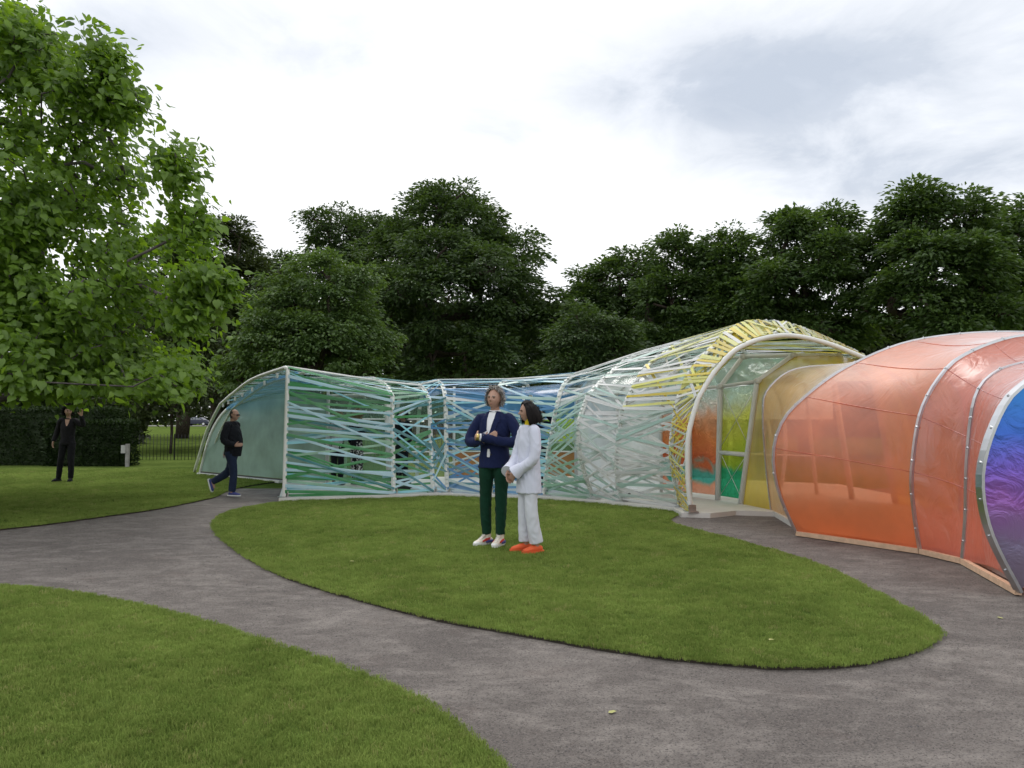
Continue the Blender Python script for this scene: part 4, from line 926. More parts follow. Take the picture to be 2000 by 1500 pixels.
# small fixtures on the slab
mb = MB(); p = G(785, 957, .08); t = thing('handbag', 'black handbag on the pavilion floor behind the green ribbons', 'bag', (p.x, p.y+.2, .08))
mb = MB(); bm = bmesh.new(); bmesh.ops.create_cube(bm, size=1)
for v in bm.verts: v.co = Vector((v.co.x*(.30 if v.co.z > 0 else .36), v.co.y*(.10 if v.co.z > 0 else .15), (v.co.z+.5)*.22))
bmesh.ops.bevel(bm, geom=bm.edges[:], offset=.03, segments=3, affect='EDGES'); me = bpy.data.meshes.new('bag'); bm.to_mesh(me); bm.free(); me.materials.append(simple('black_leather', (.012, .012, .014), .4)); link('bag_body', me, t, False)
mb = MB(); mb.tube(smooth_poly([(-.1, 0, .2), (-.09, 0, .34), (0, 0, .40), (.09, 0, .34), (.1, 0, .2)], 5), .009, 6); link('strap', mb.mesh('strap', me.materials[0], True), t, False)
p = G(1240, 972, .08)
t = thing('floor_lamp', 'small black and white spotlight lying on the slab behind the white ribbons', 'lamp', (p.x, p.y+.1, .08))
mb = MB(); mb.tube(smooth_poly([(-.12, 0, .03), (-.05, 0, .09), (.03, 0, .10), (.10, 0, .06)], 4), [.02]*4*3+[.02], 8); link('lamp_body', mb.mesh('lamp_body', M['dark_metal'], True), t, False)
mb = MB(); mb.tube([(0, -.02, .06), (0, -.05, .06)], .035, 12); link('lens', mb.mesh('lens', M['white_paint']), t, False)

# ================================================================== PEOPLE
def fuse(parts, voxel, iters, mat, fold=0.0, fscale=9, name='cloth', seed=0, dec=0.0):
    """closed shapes grown together into one continuous surface"""
    mb = MB()
    for V, F in parts: mb.add(V, F)
    me = mb.mesh('tmp', None); o = bpy.data.objects.new('tmp', me); COL.objects.link(o)
    r = o.modifiers.new('r', 'REMESH'); r.mode = 'VOXEL'; r.voxel_size = voxel; r.use_smooth_shade = True
    s = o.modifiers.new('s', 'SMOOTH'); s.factor = .5; s.iterations = iters
    dg = bpy.context.evaluated_depsgraph_get(); dg.update(); res = bpy.data.meshes.new_from_object(o.evaluated_get(dg))
    bpy.data.objects.remove(o); bpy.data.meshes.remove(me)
    res.name = name; res.materials.clear(); res.materials.append(mat)
    if fold:
        n = len(res.vertices); co = np.zeros(n*3, np.float32); no = np.zeros(n*3, np.float32)
        res.vertices.foreach_get('co', co); res.vertices.foreach_get('normal', no); co = co.reshape(-1, 3); no = no.reshape(-1, 3)
        h = np.array([noise.noise(Vector((p[0]*fscale, p[1]*fscale, p[2]*fscale*.4+seed)))+1.0-2.4*abs(noise.noise(Vector((p[0]*fscale*2.3+p[2]*fscale*1.2, p[1]*fscale*2, p[2]*fscale*.8+seed)))) for p in co])
        co += no*(h*fold)[:, None]; res.vertices.foreach_set('co', co.ravel()); res.update()
    res.polygons.foreach_set('use_smooth', [True]*len(res.polygons))
    return res
def limb(pts, rads, ref=(1, 0, 0), rb=None, n=14, ends=True):
    """rounded, tapered limb through joints"""
    P = [Vector(p) for p in pts]; k = 6; Q = smooth_poly(P, k); rr = []; rbb = []
    rb = rb or rads
    for i in range(len(P)-1):
        for j in range(k): f = j/k; f = f*f*(3-2*f); rr.append(rads[i]*(1-f)+rads[i+1]*f); rbb.append(rb[i]*(1-f)+rb[i+1]*f)
    rr.append(rads[-1]); rbb.append(rb[-1])
    if ends:
        d0 = (Q[0]-Q[1]).normalized(); d1 = (Q[-1]-Q[-2]).normalized()
        Q = [Q[0]+d0*rbb[0]*.6, Q[0]+d0*rbb[0]*.35]+Q+[Q[-1]+d1*rbb[-1]*.35, Q[-1]+d1*rbb[-1]*.6]
        rr = [rr[0]*.35, rr[0]*.8]+rr+[rr[-1]*.8, rr[-1]*.35]; rbb = [rbb[0]*.35, rbb[0]*.8]+rbb+[rbb[-1]*.8, rbb[-1]*.35]
    return sweep(Q, rr, n, ref, rbb)
def torso(sec, lean=0.0, ends=False):
    """sections (z, half width, half depth, y)"""
    return limb([(0, y+lean*(z-.9), z) for z, a, b, y in sec], [a for z, a, b, y in sec], (1, 0, 0), [b for z, a, b, y in sec], 22, ends)
def hand_parts(wr, d, th, n, curl=.35):
    wr, d = Vector(wr), Vector(d).normalized(); th = Vector(th); th = (th-d*th.dot(d)).normalized(); n = Vector(n); n = (n-d*n.dot(d)-th*n.dot(th)).normalized()
    out = [sweep([wr-d*.02, wr+d*.02, wr+d*.06, wr+d*.088], [.024, .034, .040, .036], 12, th, [.020, .017, .015, .011])]
    for off, ln in ((.030, .072), (.010, .082), (-.010, .076), (-.029, .058)):
        p = wr+d*.078+th*off; pts = [p-d*.02]; dd = d.copy()
        for s, c in ((.45, curl*.7), (.32, curl*1.2), (.23, curl)):
            dd = (dd*math.cos(c)+n*math.sin(c)).normalized() if True else dd; p = p+dd*ln*s; pts.append(p)
        out.append(sweep(pts, [.0095, .0092, .0085, .0068], 8, th))
    p = wr+d*.015+th*.028; q = p+(d*.55+th*.75+n*.2).normalized()*.038; r_ = q+(d*.85+th*.35+n*.25).normalized()*.034
    out.append(sweep([p-th*.012, p, q, r_], [.013, .013, .011, .008], 8, n))
    return out
def head_fn(d, fem=False):
    x, y, z = d; rx, ry, rz = (.070, .090, .112) if fem else (.075, .095, .118)
    px, py, pz = x*rx, y*ry, z*rz
    if z < 0:
        k = -z; px *= 1-.30*k**1.6
        if y > 0: py *= 1-.5*k
    if y < 0:
        py *= .95; gs = lambda x0, z0, sx, sz: math.exp(-((x-x0)/sx)**2-((z-z0)/sz)**2)
        py -= .030*gs(0, -.19, .10, .12)+.016*gs(0, .0, .08, .18)+.006*gs(0, -.50, .22, .05)+.005*gs(0, -.60, .2, .05)+.011*gs(0, -.84, .3, .16)
        for s in (-1, 1): py += .011*gs(.36*s, .03, .16, .09)-.006*gs(.34*s, .17, .28, .07)-.005*gs(.50*s, -.22, .2, .2)
    return Vector((px, py, pz))
def sphere_dirs(nu, nv):
    return [[Vector((math.sin(math.pi*j/nv)*math.sin(2*math.pi*i/nu), -math.sin(math.pi*j/nv)*math.cos(2*math.pi*i/nu), math.cos(math.pi*j/nv))) for i in range(nu)] for j in range(nv+1)]
def head_parts(Mh, fem):
    nu, nv = 40, 30; D = sphere_dirs(nu, nv); V = []; F = []
    for rowd in D[1:-1]: V += [Mh @ head_fn(d, fem) for d in rowd]
    m = nv-1
    for j in range(m-1):
        for i in range(nu): a, b = j*nu+i, j*nu+(i+1) % nu; F.append((a, a+nu, b+nu, b))
    F.append(tuple(range(nu))); F.append(tuple(range((m-1)*nu+nu-1, (m-1)*nu-1, -1)))
    out = [(V, F)]
    for s in (-1, 1):
        c = [Vector((s*.070, .012, -.030)), Vector((s*.078, .016, -.008)), Vector((s*.079, .020, .018)), Vector((s*.070, .014, .030))]
        out.append(sweep([Mh @ p for p in c], [.007, .013, .017, .008], 8, Mh.to_3x3() @ Vector((0, 1, 0)), [.005, .006, .006, .005]))
    return out
def patch(name, rows, bvh, off, mat, parent, m=7, back=False):
    """cloth piece laid on the front of a garment; rows of (z, x left, x right)"""
    V = []; rr = []
    for (z0, a0, b0), (z1, a1, b1) in zip(rows, rows[1:]):
        for k in range(4): f = k/4; rr.append((z0+(z1-z0)*f, a0+(a1-a0)*f, b0+(b1-b0)*f))
    rr.append(rows[-1])
    for z, a, b in rr:
        for i in range(m):
            x = a+(b-a)*i/(m-1); hit = bvh.ray_cast(Vector((x, -1.0, z)), Vector((0, 1, 0)))
            V.append((hit[0]+hit[1]*0+Vector((0, -off, 0))) if hit[0] is not None else Vector((x, -.08, z)))
    F = [(j*m+i, (j+1)*m+i, (j+1)*m+i+1, j*m+i+1) for j in range(len(rr)-1) for i in range(m-1)]
    n = len(V); V2 = V+[v+Vector((0, .006, 0)) for v in V]
    edge = [j*m for j in range(len(rr))]+[(len(rr)-1)*m+i for i in range(1, m)]+[j*m+m-1 for j in range(len(rr)-2, -1, -1)]+[i for i in range(m-2, 0, -1)]
    F2 = F+[tuple(q+n for q in reversed(f)) for f in F]+[(edge[i], edge[(i+1) % len(edge)], edge[(i+1) % len(edge)]+n, edge[i]+n) for i in range(len(edge))]
    return link(name, mesh_py(name, V2, F2, mat, True), parent, False)
def hair_mesh(Mh, mask, n, length, lift, curl, grav, wd, mat, seed, fem=False, shell=.012, comb=0):
    """an under-layer on the scalp and many locks over it"""
    rs = random.Random(seed); mb = MB(); nu, nv = 44, 30; D = sphere_dirs(nu, nv); idx = {}
    for j in range(nv+1):
        for i in range(nu):
            d = D[j][i]; mk = mask(d)
            if mk > 0:
                p = head_fn(d, fem)+d*(shell*min(1, mk*3)*(1+.5*noise.noise(d*6+Vector((seed, 0, 0)))))
                idx[(j, i)] = len(mb.V); mb.V.append(Mh @ p)
    for j in range(nv):
        for i in range(nu):
            q = [(j, i), (j+1, i), (j+1, (i+1) % nu), (j, (i+1) % nu)]
            if all(k in idx for k in q): mb.F.append(tuple(idx[k] for k in q))
    R3 = Mh.to_3x3(); cnt = 0
    while cnt < n:
        d = Vector((rs.gauss(0, 1), rs.gauss(0, 1), rs.gauss(0, 1))).normalized(); mk = mask(d)
        if mk <= 0: continue
        cnt += 1; p = head_fn(d, fem)+d*shell*.6; ln = length(d) if callable(length) else length; ln *= rs.uniform(.7, 1.15)
        v = d*lift+Vector((rs.gauss(0, curl), rs.gauss(0, curl), rs.gauss(0, curl)))
        if comb: v += Vector((d.x*1.4+.15*(1 if d.x > 0 else -1), max(d.y, 0)+.30, -.35)).normalized()*comb
        v.normalize(); pts = [p]
        ns = 6
        for k in range(ns):
            v = (v+Vector((0, 0, -grav))+Vector((rs.gauss(0, curl), rs.gauss(0, curl), rs.gauss(0, curl)))*.6).normalized(); p = p+v*ln/ns
            q = p.normalized(); hb = head_fn(q, fem)
            if p.length < hb.length+.008 and p.z > -.08: p = q*(hb.length+.008)
            pts.append(p)
        if any(q.y < -.045 and q.z < .062 for q in pts): continue
        side = v.cross(d+Vector((.01, 0, 0))).normalized(); b = len(mb.V)
        for k, q in enumerate(pts):
            w_ = wd*(1-.75*(k/ns)**2); mb.V += [Mh @ (q-side*w_/2), Mh @ (q+side*w_/2)]
        for k in range(ns): mb.F.append((b+2*k, b+2*k+1, b+2*k+3, b+2*k+2))
    return mb.mesh('hair', mat, True)
SKIN = simple('skin', (.40, .235, .17), .5, var=.08, scale=14, bump=.05, bscale=90); SKIN2 = simple('skin_tan', (.36, .21, .15), .5, var=.08, scale=14)
EYE = simple('eye_dark', (.012, .009, .008), .4, spec=.2); LIP = simple('lips', (.36, .14, .12), .45)
def cloth(name, col, rough=.85, var=.1, bump=.03): return simple(name, col, rough, var=var, scale=5, bump=bump, bscale=260, spec=.15, sheen=.04)
def shoe(t, ank, toe, s, up_mat, sole_mat, low=True, extra=None):
    a = Vector(ank); d = Vector(toe).normalized(); up = Vector((0, 0, 1)) if abs(d.z) < .5 else Vector((0, -1, .35)).normalized()
    side = d.cross(up).normalized(); up = side.cross(d).normalized(); b = a-up*.075       # b: on the sole under the ankle
    P = lambda f, h, x=0: b+d*f+up*h+side*x
    parts = [limb([P(-.055, .042), P(.0, .048), P(.06, .045), P(.12, .034), P(.165, .028)], [.032, .036, .041, .044, .034], side, [.034, .045, .040, .030, .022], 12)]
    if not low: parts.append(limb([P(0, .05), P(-.005, .12)], [.040, .042], side, [.046, .046], 12))
    o = link('shoe', fuse(parts, .006, 3, up_mat, name='shoe'), t, False)
    ol = [(-.092, 0), (-.085, .026), (-.04, .036), (.03, .040), (.10, .046), (.15, .043), (.185, .026), (.197, 0)]; ol = ol+[(f, -x) for f, x in reversed(ol[1:-1])]
    V = [P(f, h, x) for h in (0, .024) for f, x in ol]; n = len(ol)
    k = link('sole', mesh_py('sole', V, [tuple(range(n)), tuple(range(2*n-1, n-1, -1))]+[(i, n+i, n+(i+1) % n, (i+1) % n) for i in range(n)], sole_mat, False), t, False)
    if extra: extra(P, o, t)
    return o
def person(name, label, loc, rz, height, J, fit, group=None, fine=.006):
    s = height/1.76; t = thing(name, label, 'person', loc, rz, group); t.scale = (s, s, s)
    fem = fit.get('fem', False); skin = fit.get('skin', SKIN)
    Mh = Matrix.Translation(J['head']) @ Matrix.Rotation(J.get('yaw', 0), 4, 'Z') @ Matrix.Rotation(J.get('tilt', 0), 4, 'X') @ Matrix.Rotation(J.get('roll', 0), 4, 'Y')
    sh = .93 if fem else 1.0; lean = J.get('lean', 0)
    body = head_parts(Mh, fem)
    neck0 = Vector((0, .015+lean*.55, 1.42)); body.append(limb([neck0, Vector((0, .02+lean*.6, 1.49)), Mh @ Vector((0, .025, -.06))], [.06*sh, .050*sh, .050*sh], (1, 0, 0), [.058*sh, .052*sh, .055*sh]))
    body.append(torso([(.90, .135*sh, .095, 0), (1.06, .120*sh, .085, 0), (1.26, .145*sh, .10, 0), (1.40, .13*sh, .08, .01)], lean))
    for sd in ('L', 'R'):
        a = J[sd+'arm']; body.append(limb([a[0], a[1], a[2]], [.042*sh, .036*sh, .024*sh])); body += hand_parts(a[2], a[3], a[4], a[5], a[6] if len(a) > 6 else .35)
        l = J[sd+'leg']; body.append(limb([l[0], l[1], l[2]], [.075*sh, .050*sh, .036*sh])); 
        b = Vector(l[2]); d = Vector(l[3]).normalized(); body.append(limb([b+Vector((0, 0, -.02)), b+d*.05+Vector((0, 0, -.045)) if abs(d.z) < .5 else b+d*.06, b+d*.13+(Vector((0, 0, -.055)) if abs(d.z) < .5 else Vector((0, 0, 0)))], [.034, .032, .028], None, [.034, .028, .015]))
    link('body', fuse(body, fine, 2, skin, name='body'), t, False)
    for sx in (-1, 1):
        c = head_fn(Vector((.36*sx, -.93, .03)).normalized(), fem); mb = MB(); mb.tube([Mh @ (c+Vector((-.011, -.002, 0))), Mh @ (c+Vector((0, -.0045, 0))), Mh @ (c+Vector((.011, -.002, 0)))], [.004, .0070, .004], 8); link('eye', mb.mesh('eye', EYE, True), t, False)
        c = head_fn(Vector((.36*sx, -.90, .19)).normalized(), fem); mb = MB(); mb.tube([Mh @ (c+Vector((-.017, -.001, -.002))), Mh @ (c+Vector((0, -.003, .002))), Mh @ (c+Vector((.017, .004, -.002)))], .0045, 6); link('eyebrow', mb.mesh('eyebrow', fit['hair_mat'], True), t, False)
    c = head_fn(Vector((0, -.84, -.545)).normalized(), fem); mb = MB(); mb.tube([Mh @ (c+Vector((-.021, .004, 0))), Mh @ (c+Vector((0, -.002, 0))), Mh @ (c+Vector((.021, .004, 0)))], [.002, .0048, .002], 6); link('lips', mb.mesh('lips', LIP, True), t, False)
    # trousers or skirt
    lw = fit.get('legs', (.098, .072, .058)); w_ = fit.get('hip', (.155, .112))
    tr = [torso([(.86, w_[0], w_[1], 0), (.96, w_[0], w_[1], 0), (1.03, w_[0]*.93, w_[1]*.93, 0)])]
    for sd in ('L', 'R'):
        l = J[sd+'leg']; e = Vector(l[2])+(Vector(l[1])-Vector(l[2])).normalized()*fit.get('hem', .03); tr.append(limb([l[0], l[1], e], list(lw), (1, 0, 0), [lw[0]*1.05, lw[1], lw[2]*1.08], 16, False))
    link('trousers', fuse(tr, .009, 4, fit['trouser_mat'], fit.get('tfold', .006), 9, 'trousers', 3), t, False)
    # upper garment
    sl = fit.get('sleeve', (.068, .058, .046)); up = [torso(fit['torso'], lean)]
    for sd in ('L', 'R'):
        a = J[sd+'arm']; A0, A1, A2 = map(Vector, a[:3]); e = A2+(A1-A2).normalized()*fit.get('cuff', .015); inn = Vector((A0.x*.62, A0.y, A0.z+.005)); up.append(limb([inn, A0, A1, e], [sl[0]*.95, sl[0], sl[1], sl[2]], (0, 1, 0), None, 16, False))
    top = fuse(up, .008, 3, fit['top_mat'], fit.get('fold', .006), 8, fit.get('top_name', 'jacket'), 11); link(fit.get('top_name', 'jacket'), top, t, False)
    bvh = BVHTree.FromPolygons([v.co.copy() for v in top.vertices], [tuple(p.vertices) for p in top.polygons])
    if fit.get('hair'): 
        h = fit['hair']; link('hair', hair_mesh(Mh, h['mask'], h['n'], h['len'], h['lift'], h['curl'], h['grav'], h['wd'], fit['hair_mat'], h.get('seed', 1), fem, h.get('shell', .012), h.get('comb', 0)), t, False)
    for sd in ('L', 'R'):
        l = J[sd+'leg']; shoe(t, l[2], l[3], sd, fit['shoe_mat'], fit['sole_mat'], fit.get('low', True), fit.get('shoe_extra'))
    return t, Mh, bvh
V3 = lambda *a: Vector(a)
WHITE_R = simple('white_rubber', (.74, .74, .72), .5, var=.05)
# ---- man in the navy blazer, arms crossed
navy = cloth('navy_wool', (.010, .016, .058)); shirt = cloth('white_cotton', (.70, .71, .74)); bottle = cloth('bottle_green', (.006, .036, .020)); grey_hair = simple('grey_hair', (.30, .28, .26), .7, var=.4, scale=40)
sneak_red = simple('red_canvas', (.50, .045, .035), .8); sneak_blue = simple('blue_canvas', (.05, .06, .22), .8); cream = simple('cream_canvas', (.68, .62, .52), .8); gold = simple('gold_metal', (.55, .40, .14), .3, .8)
def sneaker(P, o, t):
    V, F = limb([P(.115, .030), P(.155, .029), P(.185, .024)], [.045, .041, .024], P(0, 0, 1)-P(0, 0, 0), [.024, .022, .014], 10); sub('toe_cap', mesh_py('toe_cap', V, F, WHITE_R, True), o)
    mb = MB(); mb.tube([P(.135, .052), P(.09, .075), P(.05, .098), P(.038, .14)], [.024, .024, .024, .024], 8, P(0, 0, 1)-P(0, 0, 0), [.005]*4); sub('tongue', mb.mesh('tongue', cream, True), o)
    mb = MB()
    for f, h, w_ in ((.125, .060, .022), (.105, .072, .024), (.085, .084, .025), (.066, .098, .026), (.052, .114, .027), (.046, .132, .027)): mb.tube([P(f, h-.006, -w_), P(f, h+.003), P(f, h-.006, w_)], .004, 5)
    sub('laces', mb.mesh('laces', WHITE_R, True), o)
    mb = MB(); 
    for sx in (-1, 1): mb.tube([P(-.06, .035, sx*.036), P(0, .04, sx*.044), P(.05, .034, sx*.046)], [.016, .018, .010], 8, (0, 0, 1), [.006]*3)
    rd = MB()
    for sx in (-1, 1): rd.tube([P(-.01, .062, sx*.040), P(.05, .058, sx*.042), P(.10, .046, sx*.043)], [.018, .016, .008], 8, (0, 0, 1), [.006]*3)
    sub('side_patch', rd.mesh('side_patch', sneak_red, True), o)
    sub('heel_patch', mb.mesh('heel_patch', sneak_blue, True), o)
def m_grey(d):
    return min(1, (d.y+.30+.45*d.z*(1 if d.z > .45 else 0)-(.55 if d.z > .70 else 0)*0)*2.2) if d.z > .62 and d.y > -.42 else (1.0 if (d.y > -.05-.25*max(0, d.z)) and d.z > -.42 else 0)
JA = dict(head=V3(0, -.015, 1.638), yaw=R(-6), tilt=R(-4), roll=R(3),
          Rarm=(V3(-.180, .005, 1.400), V3(-.272, -.07, 1.165), V3(-.03, -.215, 1.175), (.8, -.02, .55), (-.4, 0, .8), (.2, 1, 0), .25),
          Larm=(V3(.180, .005, 1.400), V3(.285, -.085, 1.16), V3(-.115, -.262, 1.215), (-.55, .85, -.05), (0, .2, .9), (.8, .5, 0), .3),
          Rleg=(V3(-.088, 0, .91), V3(-.105, -.01, .50), V3(-.10, .03, .085), (-.50, -.86, 0)), Lleg=(V3(.088, 0, .91), V3(.080, -.02, .50), V3(.070, -.01, .085), (-.12, -.99, 0)))
FA = dict(hair_mat=grey_hair, trouser_mat=bottle, top_mat=navy, top_name='blazer', shoe_mat=cream, sole_mat=WHITE_R, low=False, shoe_extra=sneaker, legs=(.094, .064, .050), hem=.045, cuff=.045, fold=.005, sleeve=(.062, .057, .046),
          torso=[(.870, .190, .130, 0), (.98, .177, .122, 0), (1.10, .158, .112, 0), (1.27, .182, .122, 0), (1.39, .182, .106, .01), (1.435, .155, .088, .012), (1.468, .105, .072, .015), (1.492, .072, .062, .02)],
          hair=dict(mask=m_grey, n=2600, len=.056, lift=.45, curl=.75, grav=.18, wd=.0085, seed=4, shell=.022, comb=.5))
pos = G(966, 1066, LAWN_Z-.006)
tA, MhA, bvA = person('person', 'man in navy blazer and dark green trousers with arms crossed on the lawn', pos, R(-17), 1.86, JA, FA)
patch('shirt_front', [(1.492, -.050, .040), (1.42, -.060, .030), (1.32, -.058, .002), (1.235, -.055, -.03)], bvA, .007, shirt, tA)
patch('lapel', [(1.49, .036, .060), (1.42, .026, .085), (1.385, .014, .10), (1.375, .012, .072), (1.30, -.006, .048), (1.235, -.032, -.010)], bvA, .012, navy, tA, 6)
patch('lapel', [(1.49, -.066, -.046), (1.42, -.098, -.056), (1.385, -.115, -.056), (1.375, -.09, -.056), (1.30, -.078, -.054), (1.235, -.062, -.050)], bvA, .012, navy, tA, 6)
patch('shirt_tail', [(1.08, -.045, -.022), (1.04, -.050, -.012), (.99, -.048, -.018)], bvA, .007, shirt, tA, 4)
a = JA['Larm']; d = (a[2]-a[1]).normalized(); mb = MB(); mb.tube([a[2]-d*.052, a[2]-d*.025], .041, 14); link('shirt_cuff', mb.mesh('shirt_cuff', shirt, True), tA, False)
mb = MB(); mb.tube([a[2]-d*.022, a[2]+d*.012], .036, 14); wt = link('wristwatch', mb.mesh('wristwatch', gold, True), tA, False)
V, F = sweep([V3(0, .012, 1.475), V3(0, .008, 1.512)], [.068, .062], 18, (1, 0, 0), [.066, .060]); link('shirt_collar', mesh_py('shirt_collar', V, F, shirt, True), tA, False)
mb = MB(); hit = bvA.ray_cast(V3(-.02, -1, 1.02), V3(0, 1, 0)); mb.tube([hit[0]+V3(.02, -.002, 0), hit[0]+V3(.02, -.008, 0)], .009, 10); link('button', mb.mesh('button', EYE), tA, False)

# ---- woman in white tunic
tunic = cloth('white_poplin', (.62, .645, .76), .8, .05); wtr = cloth('white_twill', (.60, .62, .68), .85, .05); black_hair = simple('black_hair', (.008, .006, .006), .6, var=.4, scale=60, spec=.15); orange_shoe = simple('orange_suede', (.72, .11, .03), .7); mustard = cloth('mustard_knit', (.62, .47, .02))
def m_bob(d): return 1.0 if (d.z > .60 and d.y > -.58) or (d.y > -.12-.55*max(0, d.z) and d.z > -.75) else 0
JW = dict(head=V3(0, -.02, 1.637), yaw=R(-6), tilt=R(3), roll=R(0),
          Larm=(V3(.160, .0, 1.405), V3(.205, -.03, 1.11), V3(.055, -.215, .925), (-.45, -.25, -.85), (-.5, -.6, .1), (-.8, .3, 0), .5),
          Rarm=(V3(-.160, .0, 1.405), V3(-.20, -.07, 1.11), V3(-.025, -.255, .935), (.25, -.2, -.95), (.5, -.6, .1), (.8, .3, 0), .5),
          Rleg=(V3(-.085, 0, .91), V3(-.09, -.02, .50), V3(-.085, .0, .085), (-.2, -1, 0)), Lleg=(V3(.085, 0, .91), V3(.09, -.01, .50), V3(.085, .06, .085), (.05, -1, 0)))
FWm = dict(fem=True, hair_mat=black_hair, trouser_mat=wtr, top_mat=tunic, top_name='tunic', shoe_mat=orange_shoe, sole_mat=orange_shoe, legs=(.078, .072, .074), hip=(.132, .100), hem=.035, sleeve=(.062, .060, .056), cuff=.06, fold=.0045, tfold=.004,
           torso=[(.69, .180, .138, .0), (.82, .174, .134, 0), (1.00, .162, .124, 0), (1.25, .155, .112, 0), (1.37, .158, .102, .01), (1.44, .12, .085, .015), (1.475, .080, .068, .02)],
           hair=dict(mask=m_bob, n=2600, len=lambda d: .085+.15*max(0, d.z+.35), lift=.25, curl=.07, grav=.55, wd=.012, seed=9, shell=.024, comb=1.0))
pos = G(1033, 1079, LAWN_Z-.006)
tW, MhW, bvW = person('person', 'dark-haired woman in long white shirt, white trousers and orange shoes beside the blazer man', pos, R(-66), 1.69, JW, FWm)
V, F = limb([V3(0, .012, 1.46), V3(0, .014, 1.51), V3(0, .014, 1.555)], [.064, .055, .055], (1, 0, 0), [.066, .058, .060], 16, False); link('turtleneck', mesh_py('turtleneck', V, F, mustard, True), tW, False)
for sd in ('L', 'R'):
    a = JW[sd+'arm']; d = (a[2]-a[1]).normalized(); mb = MB(); mb.tube([a[2]-d*.125, a[2]-d*.06, a[2]-d*.005], [.064, .074, .086], 20, (0, 1, 0)); link('cuff', mb.mesh('cuff', tunic, False), tW, False)
mb = MB(); hit = bvW.ray_cast(V3(.30, -1, 1.0), V3(-.2, 1, 0))
c = MhW @ V3(.078, .012, -.045); mb = MB(); mb.tube([c+V3(0, 0, -.006), c, c+V3(0, 0, .006)], [.003, .006, .003], 8); link('earring', mb.mesh('earring', WHITE_R, True), tW, False)

# ---- man striding into the entrance
black = cloth('black_wool', (.010, .011, .015)); denim = cloth('dark_denim', (.018, .028, .058)); hair_d = simple('cropped_hair', (.05, .042, .038), .8)
def m_crop(d): return .25 if (d.y > -.02 and d.z > -.45 and d.z < .62) or (d.y > .35 and d.z > -.4) else 0
JM = dict(head=V3(0, -.035, 1.632), yaw=R(0), tilt=R(4), lean=-.02,
          Rarm=(V3(-.195, .01, 1.415), V3(-.265, .03, 1.13), V3(-.235, -.20, 1.03), (0, -1, .12), (.2, -.1, 1), (1, 0, 0), .3),
          Larm=(V3(.195, .03, 1.415), V3(.265, .17, 1.16), V3(.255, .285, .93), (0, .15, -1), (0, -1, 0), (-1, 0, 0), .6),
          Rleg=(V3(-.09, 0, .90), V3(-.095, -.09, .50), V3(-.09, -.06, .085), (0, -1, 0)), Lleg=(V3(.09, .02, .90), V3(.09, .13, .50), V3(.085, .475, .27), (0, -.32, -.95)))
FMn = dict(hair_mat=hair_d, trouser_mat=denim, top_mat=black, shoe_mat=sneak_blue, sole_mat=WHITE_R, legs=(.10, .075, .062), hem=.02, sleeve=(.075, .066, .050), fold=.007,
           torso=[(.82, .180, .150, -.01), (.95, .182, .160, -.02), (1.10, .178, .162, -.03), (1.27, .190, .145, -.01), (1.39, .178, .112, .01), (1.455, .125, .082, .015), (1.50, .075, .066, .02)],
           hair=dict(mask=m_crop, n=500, len=.012, lift=1, curl=.4, grav=.1, wd=.004, seed=3, shell=.004))
pos = G(452, 969, 0)
tM, MhM, bvM = person('person', 'balding man in black jacket and jeans striding into the pavilion entrance', pos, R(80), 1.74, JM, FMn, None, .007)
mb = MB()
for sx in (-1, 1):
    mb.tube([MhM @ V3(.036*sx-.022*sx, -.098, .012), MhM @ V3(.058*sx, -.084, .012)], .012, 8); mb.tube([MhM @ V3(.058*sx, -.088, .014), MhM @ V3(.078*sx, .0, .012)], .003, 5)
link('glasses', mb.mesh('glasses', EYE, True), tM, False)
a = JM['Larm']; mb = MB(); mb.box(a[2]+V3(-.02, .02, -.11), .012, .07, .13); ph = link('phone', mb.mesh('phone', simple('phone_shell', (.35, .36, .38), .2)), None); ph.parent = tM
# ---- woman in black by the hedge, waving
def m_up(d): return 1.0 if d.z > .45 and d.y > -.7 or (d.y > -.05 and d.z > -.5) else 0
JB = dict(head=V3(0, -.02, 1.637), yaw=R(28), tilt=R(0),
          Rarm=(V3(-.165, .0, 1.41), V3(-.255, .06, 1.15), V3(-.305, -.01, .93), (-.1, -.2, -1), (0, -1, 0), (1, 0, 0), .4),
          Larm=(V3(.165, .0, 1.41), V3(.335, -.05, 1.32), V3(.33, -.16, 1.55), (.05, -.1, 1), (-1, 0, 0), (0, -1, 0), .2),
          Rleg=(V3(-.085, 0, .91), V3(-.13, -.02, .50), V3(-.20, .06, .085), (-.35, -1, 0)), Lleg=(V3(.085, 0, .91), V3(.10, -.05, .50), V3(.10, -.04, .085), (.15, -1, 0)))
FB = dict(fem=True, hair_mat=black_hair, trouser_mat=cloth('black_denim', (.010, .010, .013)), top_mat=cloth('black_blazer', (.013, .012, .015)), shoe_mat=black, sole_mat=black, legs=(.092, .066, .054), hem=.0, sleeve=(.064, .056, .046),
          torso=[(.88, .168, .118, 0), (1.05, .145, .108, 0), (1.25, .160, .118, 0), (1.37, .160, .10, .01), (1.435, .12, .078, .015), (1.455, .085, .066, .02)],
          hair=dict(mask=m_up, n=900, len=.09, lift=.8, curl=.3, grav=.08, wd=.010, seed=6, shell=.022))
pos = G(130, 941, LAWN_Z)
tB, MhB, bvB = person('person', 'woman all in black with one hand raised on the lawn by the hedge', pos, R(10), 1.84, JB, FB, None, .007)
patch('neckline', [(1.46, -.05, .055), (1.38, -.03, .045), (1.30, .0, .02)], bvB, .006, SKIN, tB, 5)
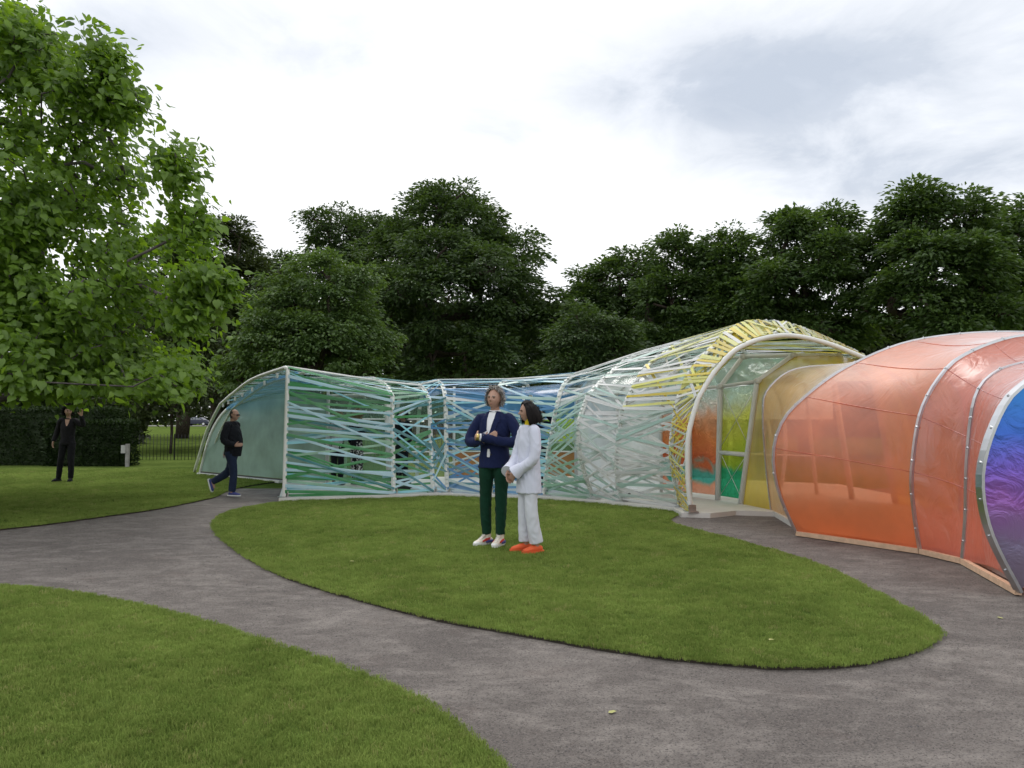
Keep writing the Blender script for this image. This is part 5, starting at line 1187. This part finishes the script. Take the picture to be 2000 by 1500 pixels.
# ---- visitors inside the pavilion
def stand(label, loc, rz, h, top, bot, hairm, mask, arm=0, seed=1, fem=True):
    J = dict(head=V3(0, -.02, 1.637), yaw=R(10),
             Larm=(V3(.165, 0, 1.41), V3(.22, .02, 1.13), V3(.20, -.10, .92), (0, -.4, -1), (0, -1, 0), (-1, 0, 0), .4) if not arm else (V3(.165, 0, 1.41), V3(.36, -.05, 1.38), V3(.18, -.02, 1.60), (-.8, 0, .5), (0, -1, 0), (0, 0, -1), .4),
             Rarm=(V3(-.165, 0, 1.41), V3(-.22, -.02, 1.14), V3(-.10, -.20, 1.10), (.8, -.4, .2), (0, 0, 1), (0, 1, 0), .5),
             Rleg=(V3(-.085, 0, .91), V3(-.09, -.02, .5), V3(-.09, .02, .085), (-.2, -1, 0)), Lleg=(V3(.085, 0, .91), V3(.09, -.02, .5), V3(.09, .0, .085), (.2, -1, 0)))
    fit = dict(fem=fem, hair_mat=hairm, trouser_mat=bot, top_mat=top, top_name='top', shoe_mat=black, sole_mat=black, sleeve=(.062, .054, .042),
               torso=[(.86, .165, .12, 0), (1.05, .14, .108, 0), (1.25, .158, .118, 0), (1.37, .158, .10, .01), (1.44, .11, .075, .015), (1.475, .07, .06, .02)],
               hair=dict(mask=mask, n=700, len=.10, lift=.6, curl=.2, grav=.3, wd=.012, seed=seed, shell=.018))
    return person('person', label, (loc[0], loc[1], .076), rz, h, J, fit, None, .009)
def pattern_mat():
    m, t, out = new_mat('black_white_print'); g_ = N(t, 'ShaderNodeNewGeometry'); p = N(t, 'ShaderNodeBsdfPrincipled')
    L(t, mixc(t, ramp(t, noise_n(t, g_.outputs['Position'], 26, 2), ((.52, 0.), (.56, 1.))), (.012, .012, .014), (.65, .65, .63)), p.inputs['Base Color']); p.inputs['Roughness'].default_value = .8; L(t, p.outputs[0], out.inputs[0]); return m
blond = simple('fair_hair', (.30, .21, .11), .6, var=.3, scale=40)
stand('fair-haired person in a patterned skirt inside, behind the green ribbons on the left', (-3.5, 17.35), R(150), 1.66, black, pattern_mat(), blond, m_bob, 0, 2)
stand('person in a pale top standing inside the pavilion next to the frosted wall', (-3.9, 17.2), R(170), 1.62, cloth('pale_top', (.5, .5, .52)), black, blond, m_bob, 0, 3)
stand('dark-clothed person inside above the black handbag', (-2.42, 17.0), R(-30), 1.68, black, black, black_hair, m_crop, 0, 4, False)
stand('person in dark navy behind the woman in white, arm bent to the head', (.60, 16.9), R(10), 1.70, cloth('ink_wool', (.010, .012, .028)), black, black_hair, m_crop, 1, 5, False)

# ================================================================== SMALL THINGS ON THE GROUND
lf = [((1510, 1248), 'pale leaf lying on the lawn near its lower right end', LAWN_Z+.03), ((1960, 1208), 'yellow-green leaf on the path at the right edge', .006), ((692, 1096), 'dry leaf on the lawn left of the standing pair', LAWN_Z+.03), ((1188, 1392), 'small dry leaf on the path in the foreground', .006)]
for (p, lb, z) in lf:
    q = G(*p, z); s_ = .045; ol = [(0, 0, 0), (.3, .35, .06), (.8, .25, .10), (1.1, 0, .03), (.8, -.25, .12), (.3, -.35, .05)]; a_ = random.uniform(0, 6)
    V = [(q.x+s_*(x*math.cos(a_)-y*math.sin(a_)), q.y+s_*(x*math.sin(a_)+y*math.cos(a_)), q.z+s_*h) for x, y, h in ol]
    tag(link('fallen_leaf', mesh_py('fallen_leaf', V, [(0, 1, 2, 3), (0, 3, 4, 5)], simple('leaf_dry', (.36, .36, .13), .7))), lb, 'leaf', 'fallen leaves')
